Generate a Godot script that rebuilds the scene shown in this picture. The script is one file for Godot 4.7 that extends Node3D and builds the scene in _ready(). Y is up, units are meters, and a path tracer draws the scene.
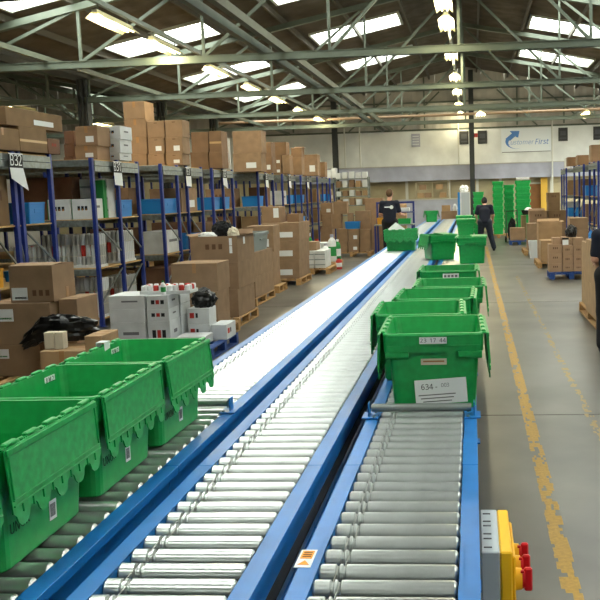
extends Node3D
# A warehouse hall: three roller conveyors, green totes, racks with cartons, steel roof with rooflights.

var M := {}
var counts := {}
var rng := RandomNumberGenerator.new()
var font: SystemFont
var text_meshes := {}

# ---------------------------------------------------------------- helpers
func quad(st: SurfaceTool, a: Vector3, b: Vector3, c: Vector3, d: Vector3) -> void:
	# a b c d run counter-clockwise seen from outside
	var n := (c - a).cross(d - b)
	if n.length() < 1e-12:
		return
	n = n.normalized()
	st.set_normal(n)
	st.add_vertex(a); st.add_vertex(c); st.add_vertex(b)
	st.add_vertex(a); st.add_vertex(d); st.add_vertex(c)

func tri(st: SurfaceTool, a: Vector3, b: Vector3, c: Vector3) -> void:
	var n := (b - a).cross(c - a).normalized()
	st.set_normal(n)
	st.add_vertex(a); st.add_vertex(c); st.add_vertex(b)

func new_st() -> SurfaceTool:
	var st := SurfaceTool.new()
	st.begin(Mesh.PRIMITIVE_TRIANGLES)
	return st

func box(st: SurfaceTool, c: Vector3, s: Vector3, bev := 0.0, bs := Basis()) -> void:
	var h := s * 0.5
	var e := minf(bev, minf(h.x, minf(h.y, h.z)) * 0.9)
	var P := func(sx: float, sy: float, sz: float, k: int) -> Vector3:
		# corner point on the face whose axis is k
		var v := Vector3(sx * (h.x - (0.0 if k == 0 else e)), sy * (h.y - (0.0 if k == 1 else e)), sz * (h.z - (0.0 if k == 2 else e)))
		return c + bs * v
	for s1: float in [-1.0, 1.0]:
		# faces
		var f := [P.call(s1, -1, -1, 0), P.call(s1, 1, -1, 0), P.call(s1, 1, 1, 0), P.call(s1, -1, 1, 0)]
		if s1 < 0: f.reverse()
		quad(st, f[0], f[1], f[2], f[3])
		f = [P.call(-1, s1, -1, 1), P.call(-1, s1, 1, 1), P.call(1, s1, 1, 1), P.call(1, s1, -1, 1)]
		if s1 < 0: f.reverse()
		quad(st, f[0], f[1], f[2], f[3])
		f = [P.call(-1, -1, s1, 2), P.call(1, -1, s1, 2), P.call(1, 1, s1, 2), P.call(-1, 1, s1, 2)]
		if s1 < 0: f.reverse()
		quad(st, f[0], f[1], f[2], f[3])
	if e <= 0.0:
		return
	for a: float in [-1.0, 1.0]:
		for b: float in [-1.0, 1.0]:
			var q := [P.call(a, b, -1, 0), P.call(a, b, -1, 1), P.call(a, b, 1, 1), P.call(a, b, 1, 0)]
			if a * b < 0: q.reverse()
			quad(st, q[0], q[1], q[2], q[3])
			q = [P.call(-1, a, b, 1), P.call(-1, a, b, 2), P.call(1, a, b, 2), P.call(1, a, b, 1)]
			if a * b < 0: q.reverse()
			quad(st, q[0], q[1], q[2], q[3])
			q = [P.call(a, -1, b, 2), P.call(a, -1, b, 0), P.call(a, 1, b, 0), P.call(a, 1, b, 2)]
			if a * b < 0: q.reverse()
			quad(st, q[0], q[1], q[2], q[3])
			for d: float in [-1.0, 1.0]:
				var t := [P.call(a, b, d, 0), P.call(a, b, d, 1), P.call(a, b, d, 2)]
				if a * b * d < 0: t.reverse()
				tri(st, t[0], t[1], t[2])

func frame_of(d: Vector3) -> Basis:
	var y := d.normalized()
	var x := y.cross(Vector3(0.31, 0.2, 0.93))
	if x.length() < 0.1:
		x = y.cross(Vector3(1, 0, 0))
	x = x.normalized()
	return Basis(x, y, x.cross(y))

func tube(st: SurfaceTool, a: Vector3, b: Vector3, r1: float, r2: float, n := 10, caps := true) -> void:
	var f := frame_of(b - a)
	for i in n:
		var t0 := TAU * i / n
		var t1 := TAU * (i + 1) / n
		var d0 := f.x * cos(t0) + f.z * sin(t0)
		var d1 := f.x * cos(t1) + f.z * sin(t1)
		var p := [a + d0 * r1, a + d1 * r1, b + d1 * r2, b + d0 * r2]
		var nn := [d0, d1, d1, d0]
		for k: int in [0, 1, 2, 0, 2, 3]:
			st.set_normal(nn[k]); st.add_vertex(p[k])
		if caps:
			tri(st, a, a + d0 * r1, a + d1 * r1)
			tri(st, b, b + d1 * r2, b + d0 * r2)

func beam(st: SurfaceTool, a: Vector3, b: Vector3, w: float, h: float) -> void:
	# square bar from a to b; w across, h in the upright direction
	var d := (b - a)
	var z := d.normalized()
	var up := Vector3.UP
	if absf(z.dot(up)) > 0.95: up = Vector3(0, 0, 1)
	var x := up.cross(z).normalized()
	var y := z.cross(x)
	box(st, (a + b) * 0.5, Vector3(w, h, d.length()), 0.0, Basis(x, y, z))

func lathe(st: SurfaceTool, prof: Array, n: int, xf := Transform3D()) -> void:
	# prof: Vector2(radius, height) going up; smooth round, flat along
	for k in prof.size() - 1:
		var p: Vector2 = prof[k]
		var q: Vector2 = prof[k + 1]
		var sl := Vector2(q.y - p.y, p.x - q.x).normalized()
		for i in n:
			var t0 := TAU * i / n
			var t1 := TAU * (i + 1) / n
			var c0 := Vector3(cos(t0), 0, sin(t0))
			var c1 := Vector3(cos(t1), 0, sin(t1))
			var v := [c0 * p.x + Vector3(0, p.y, 0), c1 * p.x + Vector3(0, p.y, 0), c1 * q.x + Vector3(0, q.y, 0), c0 * q.x + Vector3(0, q.y, 0)]
			var nn := [c0, c1, c1, c0]
			for j: int in [0, 1, 2, 0, 2, 3]:
				st.set_normal((xf.basis * (nn[j] * sl.x + Vector3(0, sl.y, 0))).normalized()); st.add_vertex(xf * v[j])

func extrude(st: SurfaceTool, poly: PackedVector2Array, t: float, xf := Transform3D()) -> void:
	# polygon in local xy, thickness t along local z (0..t)
	var idx := Geometry2D.triangulate_polygon(poly)
	for k in range(0, idx.size(), 3):
		var a := Vector3(poly[idx[k]].x, poly[idx[k]].y, 0)
		var b := Vector3(poly[idx[k + 1]].x, poly[idx[k + 1]].y, 0)
		var c := Vector3(poly[idx[k + 2]].x, poly[idx[k + 2]].y, 0)
		if (b - a).cross(c - a).z < 0:
			var s := b; b = c; c = s
		var o := Vector3(0, 0, t)
		tri(st, xf * (a + o), xf * (b + o), xf * (c + o))
		tri(st, xf * a, xf * c, xf * b)
	var cw := Geometry2D.is_polygon_clockwise(poly)
	for k in poly.size():
		var p := poly[k]
		var q := poly[(k + 1) % poly.size()]
		var a := Vector3(p.x, p.y, 0)
		var b := Vector3(q.x, q.y, 0)
		var o := Vector3(0, 0, t)
		if cw:
			quad(st, xf * b, xf * a, xf * (a + o), xf * (b + o))
		else:
			quad(st, xf * a, xf * b, xf * (b + o), xf * (a + o))

func ring(hw: float, hl: float, r: float, y: float) -> Array:
	var out := []
	for k in 4:
		var cx := (hw - r) * (1 if k == 0 or k == 3 else -1)
		var cz := (hl - r) * (1 if k < 2 else -1)
		for j in 4:
			var t := PI / 2 * (k + j / 3.0)
			out.append(Vector3(cx + r * cos(t), y, cz + r * sin(t)))
	return out

func loft(st: SurfaceTool, rings: Array, cap_first := false, cap_last := false) -> void:
	for k in rings.size() - 1:
		var a: Array = rings[k]
		var b: Array = rings[k + 1]
		for i in a.size():
			var j := (i + 1) % a.size()
			quad(st, a[j], a[i], b[i], b[j])
	for w in 2:
		if (w == 0 and cap_first) or (w == 1 and cap_last):
			var a: Array = rings[0] if w == 0 else rings[-1]
			var c := Vector3.ZERO
			for p: Vector3 in a: c += p
			c /= a.size()
			for i in a.size():
				var j := (i + 1) % a.size()
				if w == 0: tri(st, c, a[i], a[j])
				else: tri(st, c, a[j], a[i])

func numbered(called: String) -> String:
	counts[called] = counts.get(called, -1) + 1
	return called if counts[called] == 0 else "%s_%03d" % [called, counts[called]]

func tag(o: Node3D, label: String, category: String, group := "", kind := "") -> void:
	if label: o.set_meta("label", label)
	if category: o.set_meta("category", category)
	if group: o.set_meta("group", group)
	if kind: o.set_meta("kind", kind)

func thing(called: String, label: String, category: String, at: Vector3, turn := 0.0, group := "") -> Node3D:
	var o := Node3D.new()
	o.name = numbered(called)
	add_child(o)
	o.position = at
	o.rotation.y = turn
	tag(o, label, category, group)
	return o

func inst(parent: Node, called: String, mesh: Mesh, m: Material, at := Vector3.ZERO) -> MeshInstance3D:
	var o := MeshInstance3D.new()
	o.name = called
	o.mesh = mesh
	o.material_override = m
	parent.add_child(o, true)
	o.position = at
	return o

func part(parent: Node, called: String, st: SurfaceTool, m: Material) -> MeshInstance3D:
	return inst(parent, called, st.commit(), m)

func solo(called: String, st: SurfaceTool, m: Material, label: String, category: String, group := "") -> MeshInstance3D:
	var o := part(self, numbered(called), st, m)
	tag(o, label, category, group)
	return o

func struct(called: String, st: SurfaceTool, m: Material) -> MeshInstance3D:
	var o := part(self, called, st, m)
	o.set_meta("kind", "structure")
	return o

func struct_node(called: String) -> Node3D:
	var o := Node3D.new()
	o.name = called
	add_child(o)
	o.set_meta("kind", "structure")
	return o

func boxpart(parent: Node, called: String, c: Vector3, s: Vector3, m: Material, bev := 0.0) -> MeshInstance3D:
	var st := new_st()
	box(st, c, s, bev)
	return part(parent, called, st, m)

func lettering(parent: Node, called: String, s: String, height: float, at: Vector3, turn: Vector3, m: Material, slant := 0.0) -> MeshInstance3D:
	var key := s + str(height)
	if not text_meshes.has(key):
		var t := TextMesh.new()
		t.font = font
		t.text = s
		t.font_size = 32
		t.pixel_size = height / 23.0
		t.depth = 0.001
		t.curve_step = 2.0
		text_meshes[key] = t
	var o := inst(parent, called, text_meshes[key], m, at)
	o.rotation = turn
	if slant != 0.0:
		o.basis = o.basis * Basis(Vector3(1, 0, 0), Vector3(slant, 1, 0), Vector3(0, 0, 1))
	return o

# ---------------------------------------------------------------- materials
func noise_tex(freq: float, octaves: int, lo: Color, hi: Color, seed_: int, size := 256, normal := false, kind := FastNoiseLite.TYPE_SIMPLEX_SMOOTH) -> NoiseTexture2D:
	var n := FastNoiseLite.new()
	n.noise_type = kind
	n.frequency = freq
	n.fractal_octaves = octaves
	n.seed = seed_
	var t := NoiseTexture2D.new()
	t.width = size
	t.height = size
	t.seamless = true
	t.seamless_blend_skirt = 0.9
	t.noise = n
	if normal:
		t.as_normal_map = true
		t.bump_strength = 4.0
	else:
		var g := Gradient.new()
		g.set_color(0, lo)
		g.set_color(1, hi)
		t.color_ramp = g
	return t

func mat(key: String, c: Color, rough: float, metal := 0.0, tex: Texture2D = null, scale := 1.0, world := false) -> StandardMaterial3D:
	var m := StandardMaterial3D.new()
	m.resource_name = key
	m.albedo_color = c
	m.roughness = rough
	m.metallic = metal
	if tex:
		m.albedo_texture = tex
		m.uv1_triplanar = true
		m.uv1_world_triplanar = world
		m.uv1_scale = Vector3.ONE * scale
	M[key] = m
	return m

func materials() -> void:
	var soft := noise_tex(0.012, 4, Color(0.84, 0.84, 0.84), Color(1, 1, 1), 3)
	var scuff := noise_tex(0.03, 5, Color(0.80, 0.84, 0.80), Color(1, 1, 1), 9)
	var grime := noise_tex(0.012, 6, Color(0.52, 0.51, 0.49), Color(1, 1, 1), 5, 512)
	var fine := noise_tex(0.12, 3, Color(0.9, 0.9, 0.9), Color(1, 1, 1), 12)
	var fleck := noise_tex(0.06, 4, Color(0.75, 0.72, 0.68), Color(1, 1, 1), 21)
	var brush := noise_tex(0.05, 4, Color(0.82, 0.82, 0.8), Color(1, 1, 1), 33)
	var f := mat("floor", Color(0.425, 0.41, 0.37), 0.42, 0.0, grime, 0.11, true)
	f.roughness_texture = noise_tex(0.015, 4, Color(0.75, 0.75, 0.75), Color(1, 1, 1), 44)
	mat("joint", Color(0.16, 0.15, 0.14), 0.9)
	mat("yellow_paint", Color(0.76, 0.60, 0.22), 0.6, 0.0, fleck, 2.0, true)
	mat("pale_paint", Color(0.66, 0.57, 0.36), 0.6, 0.0, fleck, 2.0, true)
	mat("roof", Color(0.47, 0.44, 0.40), 0.95, 0.0, grime, 0.2, true)
	mat("purlin", Color(0.30, 0.29, 0.26), 0.8)
	mat("steel", Color(0.35, 0.39, 0.34), 0.6, 0.0, soft, 0.7)
	mat("dark_steel", Color(0.13, 0.15, 0.15), 0.6)
	mat("skyframe", Color(0.72, 0.74, 0.72), 0.6)
	mat("wall_white", Color(0.93, 0.94, 0.925), 0.8, 0.0, soft, 0.25, true)
	mat("cladding", Color(0.74, 0.725, 0.69), 0.8, 0.0, soft, 0.4, true)
	mat("lavender", Color(0.68, 0.69, 0.75), 0.7, 0.0, soft, 0.3, true)
	mat("beige", Color(0.72, 0.67, 0.54), 0.85, 0.0, soft, 0.3, true)
	mat("pale_post", Color(0.80, 0.80, 0.76), 0.7)
	mat("ochre", Color(0.78, 0.62, 0.22), 0.7)
	mat("brown_door", Color(0.52, 0.34, 0.14), 0.6, 0.0, soft, 0.8)
	mat("copper", Color(0.54, 0.45, 0.35), 0.6)
	mat("green", Color(0.055, 0.65, 0.31), 0.42, 0.0, scuff, 2.2)
	mat("green_lid", Color(0.065, 0.65, 0.325), 0.46, 0.0, noise_tex(0.025, 6, Color(0.70, 0.76, 0.68), Color(1.0, 1.0, 1.0), 27), 3.4)
	mat("dark_green", Color(0.02, 0.22, 0.10), 0.6)
	mat("conv_blue", Color(0.12, 0.47, 0.78), 0.36, 0.0, soft, 1.3, true)
	mat("rack_blue", Color(0.09, 0.18, 0.50), 0.5, 0.0, fine, 1.0)
	var ch := mat("chrome", Color(0.82, 0.84, 0.835), 0.31, 0.76, soft, 2.0)
	ch.clearcoat_enabled = true
	ch.clearcoat = 0.7
	ch.clearcoat_roughness = 0.12
	mat("belt", Color(0.60, 0.60, 0.57), 0.5)
	mat("zinc", Color(0.62, 0.65, 0.64), 0.36, 0.85, soft, 2.0)
	mat("galv", Color(0.56, 0.60, 0.60), 0.45, 0.6, fleck, 0.8)
	mat("rubber", Color(0.08, 0.08, 0.08), 0.7)
	mat("tray", Color(0.09, 0.13, 0.24), 0.6)  # navy of the added strips that stand for shade in the conveyor gaps
	mat("roller_shade", Color(0.10, 0.11, 0.12), 0.7)  # near-black of the added sheet that keeps the roller gaps dark
	mat("wood", Color(0.74, 0.58, 0.38), 0.85, 0.0, brush, 1.2)
	mat("chipboard", Color(0.78, 0.64, 0.42), 0.9, 0.0, fleck, 3.0)
	mat("pallet_blue", Color(0.10, 0.28, 0.58), 0.7, 0.0, fleck, 2.0)
	for e: Array in [["b", Color(0.60, 0.485, 0.37)], ["c", Color(0.55, 0.43, 0.32)], ["k", Color(0.52, 0.41, 0.28)], ["r", Color(0.49, 0.35, 0.26)], ["p", Color(0.70, 0.57, 0.42)], ["s", Color(0.66, 0.53, 0.41)], ["w", Color(0.85, 0.86, 0.86)], ["m", Color(0.88, 0.84, 0.74)]]:
		mat(e[0], e[1], 0.88, 0.0, soft, 1.1)
	mat("inside", Color(0.55, 0.41, 0.27), 0.9)
	mat("tape", Color(0.62, 0.45, 0.27), 0.35)
	mat("pale_tape", Color(0.74, 0.60, 0.40), 0.4)
	mat("paper", Color(0.86, 0.87, 0.87), 0.75)
	mat("ink", Color(0.10, 0.10, 0.11), 0.8)
	mat("grey_ink", Color(0.42, 0.42, 0.43), 0.8)
	mat("red_ink", Color(0.72, 0.18, 0.14), 0.7)
	mat("green_ink", Color(0.12, 0.52, 0.24), 0.7)
	mat("print_brown", Color(0.38, 0.27, 0.18), 0.9)
	mat("print_red", Color(0.60, 0.24, 0.18), 0.9)
	mat("logo_blue", Color(0.33, 0.52, 0.78), 0.7)
	mat("logo_light", Color(0.58, 0.68, 0.83), 0.7)
	mat("banner", Color(0.90, 0.92, 0.93), 0.6)
	mat("poster", Color(0.12, 0.13, 0.14), 0.5)
	mat("poster_print", Color(0.24, 0.25, 0.27), 0.6)
	mat("orange_ink", Color(0.90, 0.58, 0.14), 0.6)
	mat("bag", Color(0.018, 0.018, 0.02), 0.28)
	mat("white_film", Color(0.82, 0.83, 0.83), 0.35)
	mat("bright_blue", Color(0.08, 0.48, 0.78), 0.5, 0.0, fine, 1.5)
	mat("tub_yellow", Color(0.80, 0.56, 0.10), 0.5)
	mat("grey_plastic", Color(0.46, 0.50, 0.50), 0.5)
	mat("can_metal", Color(0.72, 0.72, 0.70), 0.4, 0.4)
	mat("ctrl_grey", Color(0.66, 0.69, 0.71), 0.5)
	mat("ctrl_yellow", Color(0.94, 0.72, 0.08), 0.4)
	mat("ctrl_red", Color(0.78, 0.05, 0.10), 0.35)
	mat("skin", Color(0.80, 0.60, 0.50), 0.6)
	mat("navy", Color(0.07, 0.09, 0.16), 0.9, 0.0, fine, 3.0)
	mat("jeans", Color(0.17, 0.21, 0.27), 0.9, 0.0, fleck, 4.0)
	mat("black_cloth", Color(0.05, 0.055, 0.075), 0.9, 0.0, fine, 3.0)
	mat("shoe", Color(0.04, 0.04, 0.04), 0.5)
	mat("sock", Color(0.75, 0.75, 0.74), 0.9)
	mat("hair_brown", Color(0.36, 0.26, 0.16), 0.8, 0.0, fine, 6.0)
	mat("hair_dark", Color(0.12, 0.09, 0.07), 0.8, 0.0, fine, 6.0)
	var g := mat("glass", Color(0.95, 0.97, 1.0, 0.1), 0.05)
	g.transparency = BaseMaterial3D.TRANSPARENCY_ALPHA
	var l := mat("tube_glow", Color(1, 0.97, 0.85), 0.5)
	l.emission_enabled = true
	l.emission = Color(1.0, 0.93, 0.66)
	l.emission_energy_multiplier = 7.0
	mat("lamp_body", Color(0.80, 0.78, 0.62), 0.5)
	mat("trunking", Color(0.46, 0.50, 0.48), 0.5, 0.3)

# ---------------------------------------------------------------- start
func _ready() -> void:
	rng.seed = 7
	font = SystemFont.new()
	font.font_names = PackedStringArray(["Droid Sans"])
	# camera: lens shifted, as the picture is the left part of a wider photograph
	var cam := Camera3D.new()
	cam.name = "camera"
	cam.projection = Camera3D.PROJECTION_FRUSTUM
	cam.near = 0.05
	cam.far = 200.0
	cam.size = 0.05 * 600.0 / 880.0
	cam.frustum_offset = Vector2(-100.0 / 880.0 * 0.05, 0)
	add_child(cam)
	cam.transform = Transform3D(Basis(Vector3(0.99627582, -0.02977298, -0.08092013), Vector3(0.01960784, 0.9921349, -0.12362797), Vector3(0.08396446, 0.12158089, 0.98902379)), Vector3(0, 1.92, 0)).orthonormalized()
	cam.current = true
	# overcast sky, seen only through the rooflights
	var env := Environment.new()
	env.background_mode = Environment.BG_SKY
	var sky := Sky.new()
	var sm := ProceduralSkyMaterial.new()
	sm.sky_top_color = Color(0.97, 0.99, 0.95)
	sm.sky_horizon_color = Color(0.95, 0.96, 0.92)
	sm.ground_bottom_color = Color(0.35, 0.35, 0.33)
	sm.ground_horizon_color = Color(0.6, 0.6, 0.6)
	sky.sky_material = sm
	env.sky = sky
	env.background_energy_multiplier = 20.5
	env.tonemap_mode = Environment.TONE_MAPPER_LINEAR
	env.tonemap_exposure = 1.0
	env.sdfgi_enabled = true
	env.ssao_enabled = true
	env.ssil_enabled = true
	var we := WorldEnvironment.new()
	we.name = "environment"
	we.environment = env
	add_child(we)
	materials()
	build_shell()
	build_roof()
	build_back_wall()
	build_conveyors()
	build_totes()
	build_racks()
	build_pallets()
	build_cartons()
	build_goods()
	build_far_end()
	build_people()
	build_lamps()

# ---------------------------------------------------------------- the hall
const ZB := -41.1
const ZF := 10.0
const XL := -20.5
const XV := -10.35
const XR := 9.95
func roof_y(x: float) -> float:
	if x < XV:
		return 5.47 + 0.2 * (XV - x)
	return 7.5 - 0.2 * absf(x + 0.2)

func build_shell() -> void:
	var fl := struct_node("floor")
	boxpart(fl, "subfloor", Vector3((XL + XR) / 2, -0.175, (ZB + ZF) / 2), Vector3(XR - XL, 0.25, ZF - ZB), M.joint)
	var cuts := [ZF, 7.6, 0.1, -7.4, -15.0, -22.5, -30.0, -37.5, ZB]
	var xs := [XL, -8.2, -2.4, 3.4, XR]
	for k in cuts.size() - 1:
		for j in xs.size() - 1:
			boxpart(fl, "slab", Vector3((xs[j] + xs[j + 1]) / 2, -0.025, (cuts[k] + cuts[k + 1]) / 2), Vector3(xs[j + 1] - xs[j] - (0.004 if j else 0.0), 0.05, cuts[k] - cuts[k + 1] - 0.014), M.floor, 0.003)
	# worn painted lines, made of the flakes that are left
	var n := FastNoiseLite.new()
	n.seed = 4
	n.frequency = 2.2
	n.fractal_octaves = 4
	paint(fl, "painted_line", 0.44, 0.095, -3.2, -30.0, n, 0.26, M.yellow_paint)
	paint(fl, "faded_line", 0.95, 0.07, -5.5, -19.5, n, -0.09, M.pale_paint)
	var st := new_st()
	box(st, Vector3((XL + XR) / 2, 3.9, ZF + 0.1), Vector3(XR - XL, 7.8, 0.2))
	struct("wall_front", st, M.cladding)
	st = new_st()
	# open loading door added in the right wall, unseen, to daylight the far end
	box(st, Vector3(XR + 0.1, 3.9, (-32.5 + ZF) / 2), Vector3(0.2, 7.8, ZF + 32.5))
	box(st, Vector3(XR + 0.1, 3.9, (-39.0 + ZB) / 2), Vector3(0.2, 7.8, -39.0 - ZB))
	box(st, Vector3(XR + 0.1, 6.15, -35.75), Vector3(0.2, 3.3, 6.5))
	struct("wall_right", st, M.cladding)
	var dd := struct_node("door_2")  # frame and shutter of the added daylight opening
	for z: float in [-32.45, -39.05]:
		boxpart(dd, "door_frame", Vector3(XR - 0.06, 2.25, z), Vector3(0.12, 4.5, 0.12), M.dark_steel)
	st = new_st()
	tube(st, Vector3(XR - 0.25, 4.75, -32.4), Vector3(XR - 0.25, 4.75, -39.1), 0.22, 0.22, 14)
	part(dd, "shutter_roll", st, M.galv)
	st = new_st()
	box(st, Vector3(XL - 0.1, 3.9, (ZB + ZF) / 2), Vector3(0.2, 7.8, ZF - ZB))
	struct("wall_left", st, M.cladding)

func paint(parent: Node, called: String, x: float, w: float, z0: float, z1: float, n: FastNoiseLite, keep: float, m: Material) -> void:
	var st := new_st()
	var z := z0
	var step := 0.03
	while z > z1:
		var cells := 6
		for c in cells:
			var cx := x - w / 2 + w * (c + 0.5) / cells
			var v := n.get_noise_2d(cx * 6.0, z * 2.4) + 0.35 * n.get_noise_2d(0, z * 0.9)
			if v < keep and not (v > keep - 0.06 and (c == 0 or c == cells - 1)):
				var h := 0.0008
				var a := w / cells / 2
				var wob := 0.006 * n.get_noise_2d(50, z * 6.0)
				quad(st, Vector3(cx - a + wob, h, z), Vector3(cx + a + wob, h, z), Vector3(cx + a + wob, h, z - step), Vector3(cx - a + wob, h, z - step))
		z -= step
		step = 0.03 + 0.0035 * absf(z)
	part(parent, called, st, m)

func build_roof() -> void:
	var ce := struct_node("ceiling")
	var lights := []   # xa, xb, za(near), zb(far)
	for k in 8:
		var zt := 0.6 + 6.0 - 6.0 * k            # truss lines 6.6, 0.6, -5.4, -11.4 ...
		if zt > -42.0:
			if k > 2: lights.append([-9.0, -6.45, zt + 1.75, zt + 0.1])
			if k > 0: lights.append([-4.65, -2.05, zt + 3.2, zt + 1.45])
			lights.append([1.88, 4.55, zt + 2.0, zt + 0.1])
			lights.append([6.0, 8.6, zt + 2.0, zt + 0.1])
			if k > 6: lights.append([-16.0, -13.4, zt + 2.0, zt + 0.1])
	var bands := [[XL, -15.5], [-15.5, XV], [XV, -5.3], [-5.3, -0.2], [-0.2, 4.9], [4.9, XR]]
	var slopes := [[XL, XV], [XV, -0.2], [-0.2, XR]]
	var wn := 0
	for s: Array in slopes:
		var xb := [s[0], s[1]]
		var zb := [ZF, ZB]
		var mine := []
		for l: Array in lights:
			if l[0] > s[0] and l[1] < s[1]:
				mine.append(l)
				for v: float in [l[0], l[1]]:
					if not xb.has(v): xb.append(v)
				for v: float in [l[2], l[3]]:
					if not zb.has(v) and v < ZF and v > ZB: zb.append(v)
		xb.sort()
		zb.sort()
		zb.reverse()
		for i in xb.size() - 1:
			var run0: float = zb[0]
			for k in zb.size() - 1:
				var cx: float = (xb[i] + xb[i + 1]) / 2
				var cz: float = (zb[k] + zb[k + 1]) / 2
				var open := false
				for l: Array in mine:
					if cx > l[0] and cx < l[1] and cz < l[2] and cz > l[3]:
						open = true
				if open:
					if run0 > zb[k] + 0.01:
						roof_sheet(ce, xb[i], xb[i + 1], run0, zb[k])
					run0 = zb[k + 1]
				elif k == zb.size() - 2:
					roof_sheet(ce, xb[i], xb[i + 1], run0, zb[k + 1])
		for l: Array in mine:
			wn += 1
			rooflight(wn, l)
	# purlins under the sheets
	for x: float in [-19.0, -17.4, -15.8, -13.2, -11.9, -9.2, -7.8, -6.3, -4.85, -3.35, -1.85, -0.6, 0.3, 1.7, 3.2, 4.75, 5.8, 7.3, 8.8]:
		var st := new_st()
		beam(st, Vector3(x, roof_y(x) - 0.12, ZF), Vector3(x, roof_y(x) - 0.12, ZB), 0.06, 0.14)
		part(ce, "purlin", st, M.purlin)
	# trusses
	for k in 8:
		truss(6.6 - 6.0 * k, k)
	# longitudinal members at the level of the bottom chords
	var names := ["left of the twin long roof ties above the left racks", "right of the twin long roof ties above the left racks", "long slim roof tie high above the left rack ends"]
	var xs := [-4.02, -3.62, -8.4]
	for k in 3:
		var st := new_st()
		var w := 0.11 if k < 2 else 0.08
		beam(st, Vector3(xs[k], 4.76, 2.0), Vector3(xs[k], 4.76, ZB + 0.2), w, 0.14 if k < 2 else 0.1)
		solo("roof_tie", st, M.steel, names[k], "beam")
	# valley gutter and its columns
	var st := new_st()
	box(st, Vector3(XV, 5.28, (ZB + ZF) / 2), Vector3(0.5, 0.24, ZF - ZB - 0.02))
	part(ce, "valley_gutter", st, M.dark_steel)
	for k in 4:
		var z := -11.4 - 12.0 * k if k < 3 else -17.4
		if k == 3: z = -29.4
		st = new_st()
		box(st, Vector3(XV, 2.58, z), Vector3(0.05, 5.16, 0.26))
		box(st, Vector3(XV - 0.12, 2.58, z), Vector3(0.03, 5.16, 0.26))
		box(st, Vector3(XV + 0.12, 2.58, z), Vector3(0.03, 5.16, 0.26))
		solo("steel_column", st, M.dark_steel, ["dark steel column at the left behind the nearest racks", "dark steel column rising behind the white cartons on racks", "dark steel column under the valley at the far left corner", "dark steel column behind the rack-top carton blocks"][k], "column")

func roof_sheet(parent: Node, xa: float, xb: float, za: float, zb: float) -> void:
	# corrugated: waves run up the slope
	var st := new_st()
	# the wave keeps step over the whole roof so that neighbouring sheets lap without gaps
	var step := 0.085
	var zs := [za]
	for i in range(int((ZF - za) / step) + 1, int((ZF - zb) / step) + 1):
		zs.append(ZF - i * step)
	zs.append(zb)
	for i in zs.size() - 1:
		var o := []
		for z: float in [zs[i], zs[i + 1]]:
			var ph := fposmod((ZF - z) / step, 2.0)
			o.append(0.022 * (1.0 - 2.0 * (ph if ph <= 1.0 else 2.0 - ph)))
		if zs[i] - zs[i + 1] > 0.0005:
			quad(st, Vector3(xa, roof_y(xa) + o[0], zs[i]), Vector3(xa, roof_y(xa) + o[1], zs[i + 1]), Vector3(xb, roof_y(xb) + o[1], zs[i + 1]), Vector3(xb, roof_y(xb) + o[0], zs[i]))
	part(parent, "roof_sheet", st, M.roof)

func rooflight(n: int, l: Array) -> void:
	var w := struct_node("window_%d" % n)
	var xa: float = l[0]
	var xb: float = l[1]
	var xm := (xa + xb) / 2
	var up := 0.05
	for pr: Array in [[xa, xm], [xm, xb]]:
		var st := new_st()
		quad(st, Vector3(pr[0] + 0.03, roof_y(pr[0]) + up, l[2] - 0.03), Vector3(pr[1] - 0.03, roof_y(pr[1]) + up, l[2] - 0.03), Vector3(pr[1] - 0.03, roof_y(pr[1]) + up, l[3] + 0.03), Vector3(pr[0] + 0.03, roof_y(pr[0]) + up, l[3] + 0.03))
		part(w, "pane", st, M.glass)
	var st := new_st()
	for x: float in [xa, xm, xb]:
		beam(st, Vector3(x, roof_y(x) + 0.0, l[2]), Vector3(x, roof_y(x) + 0.0, l[3]), 0.07, 0.16)
	for z: float in [l[2], l[3]]:
		beam(st, Vector3(xa, roof_y(xa), z), Vector3(xb, roof_y(xb), z), 0.05, 0.14)
	part(w, "window_frame", st, M.skyframe)

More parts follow.
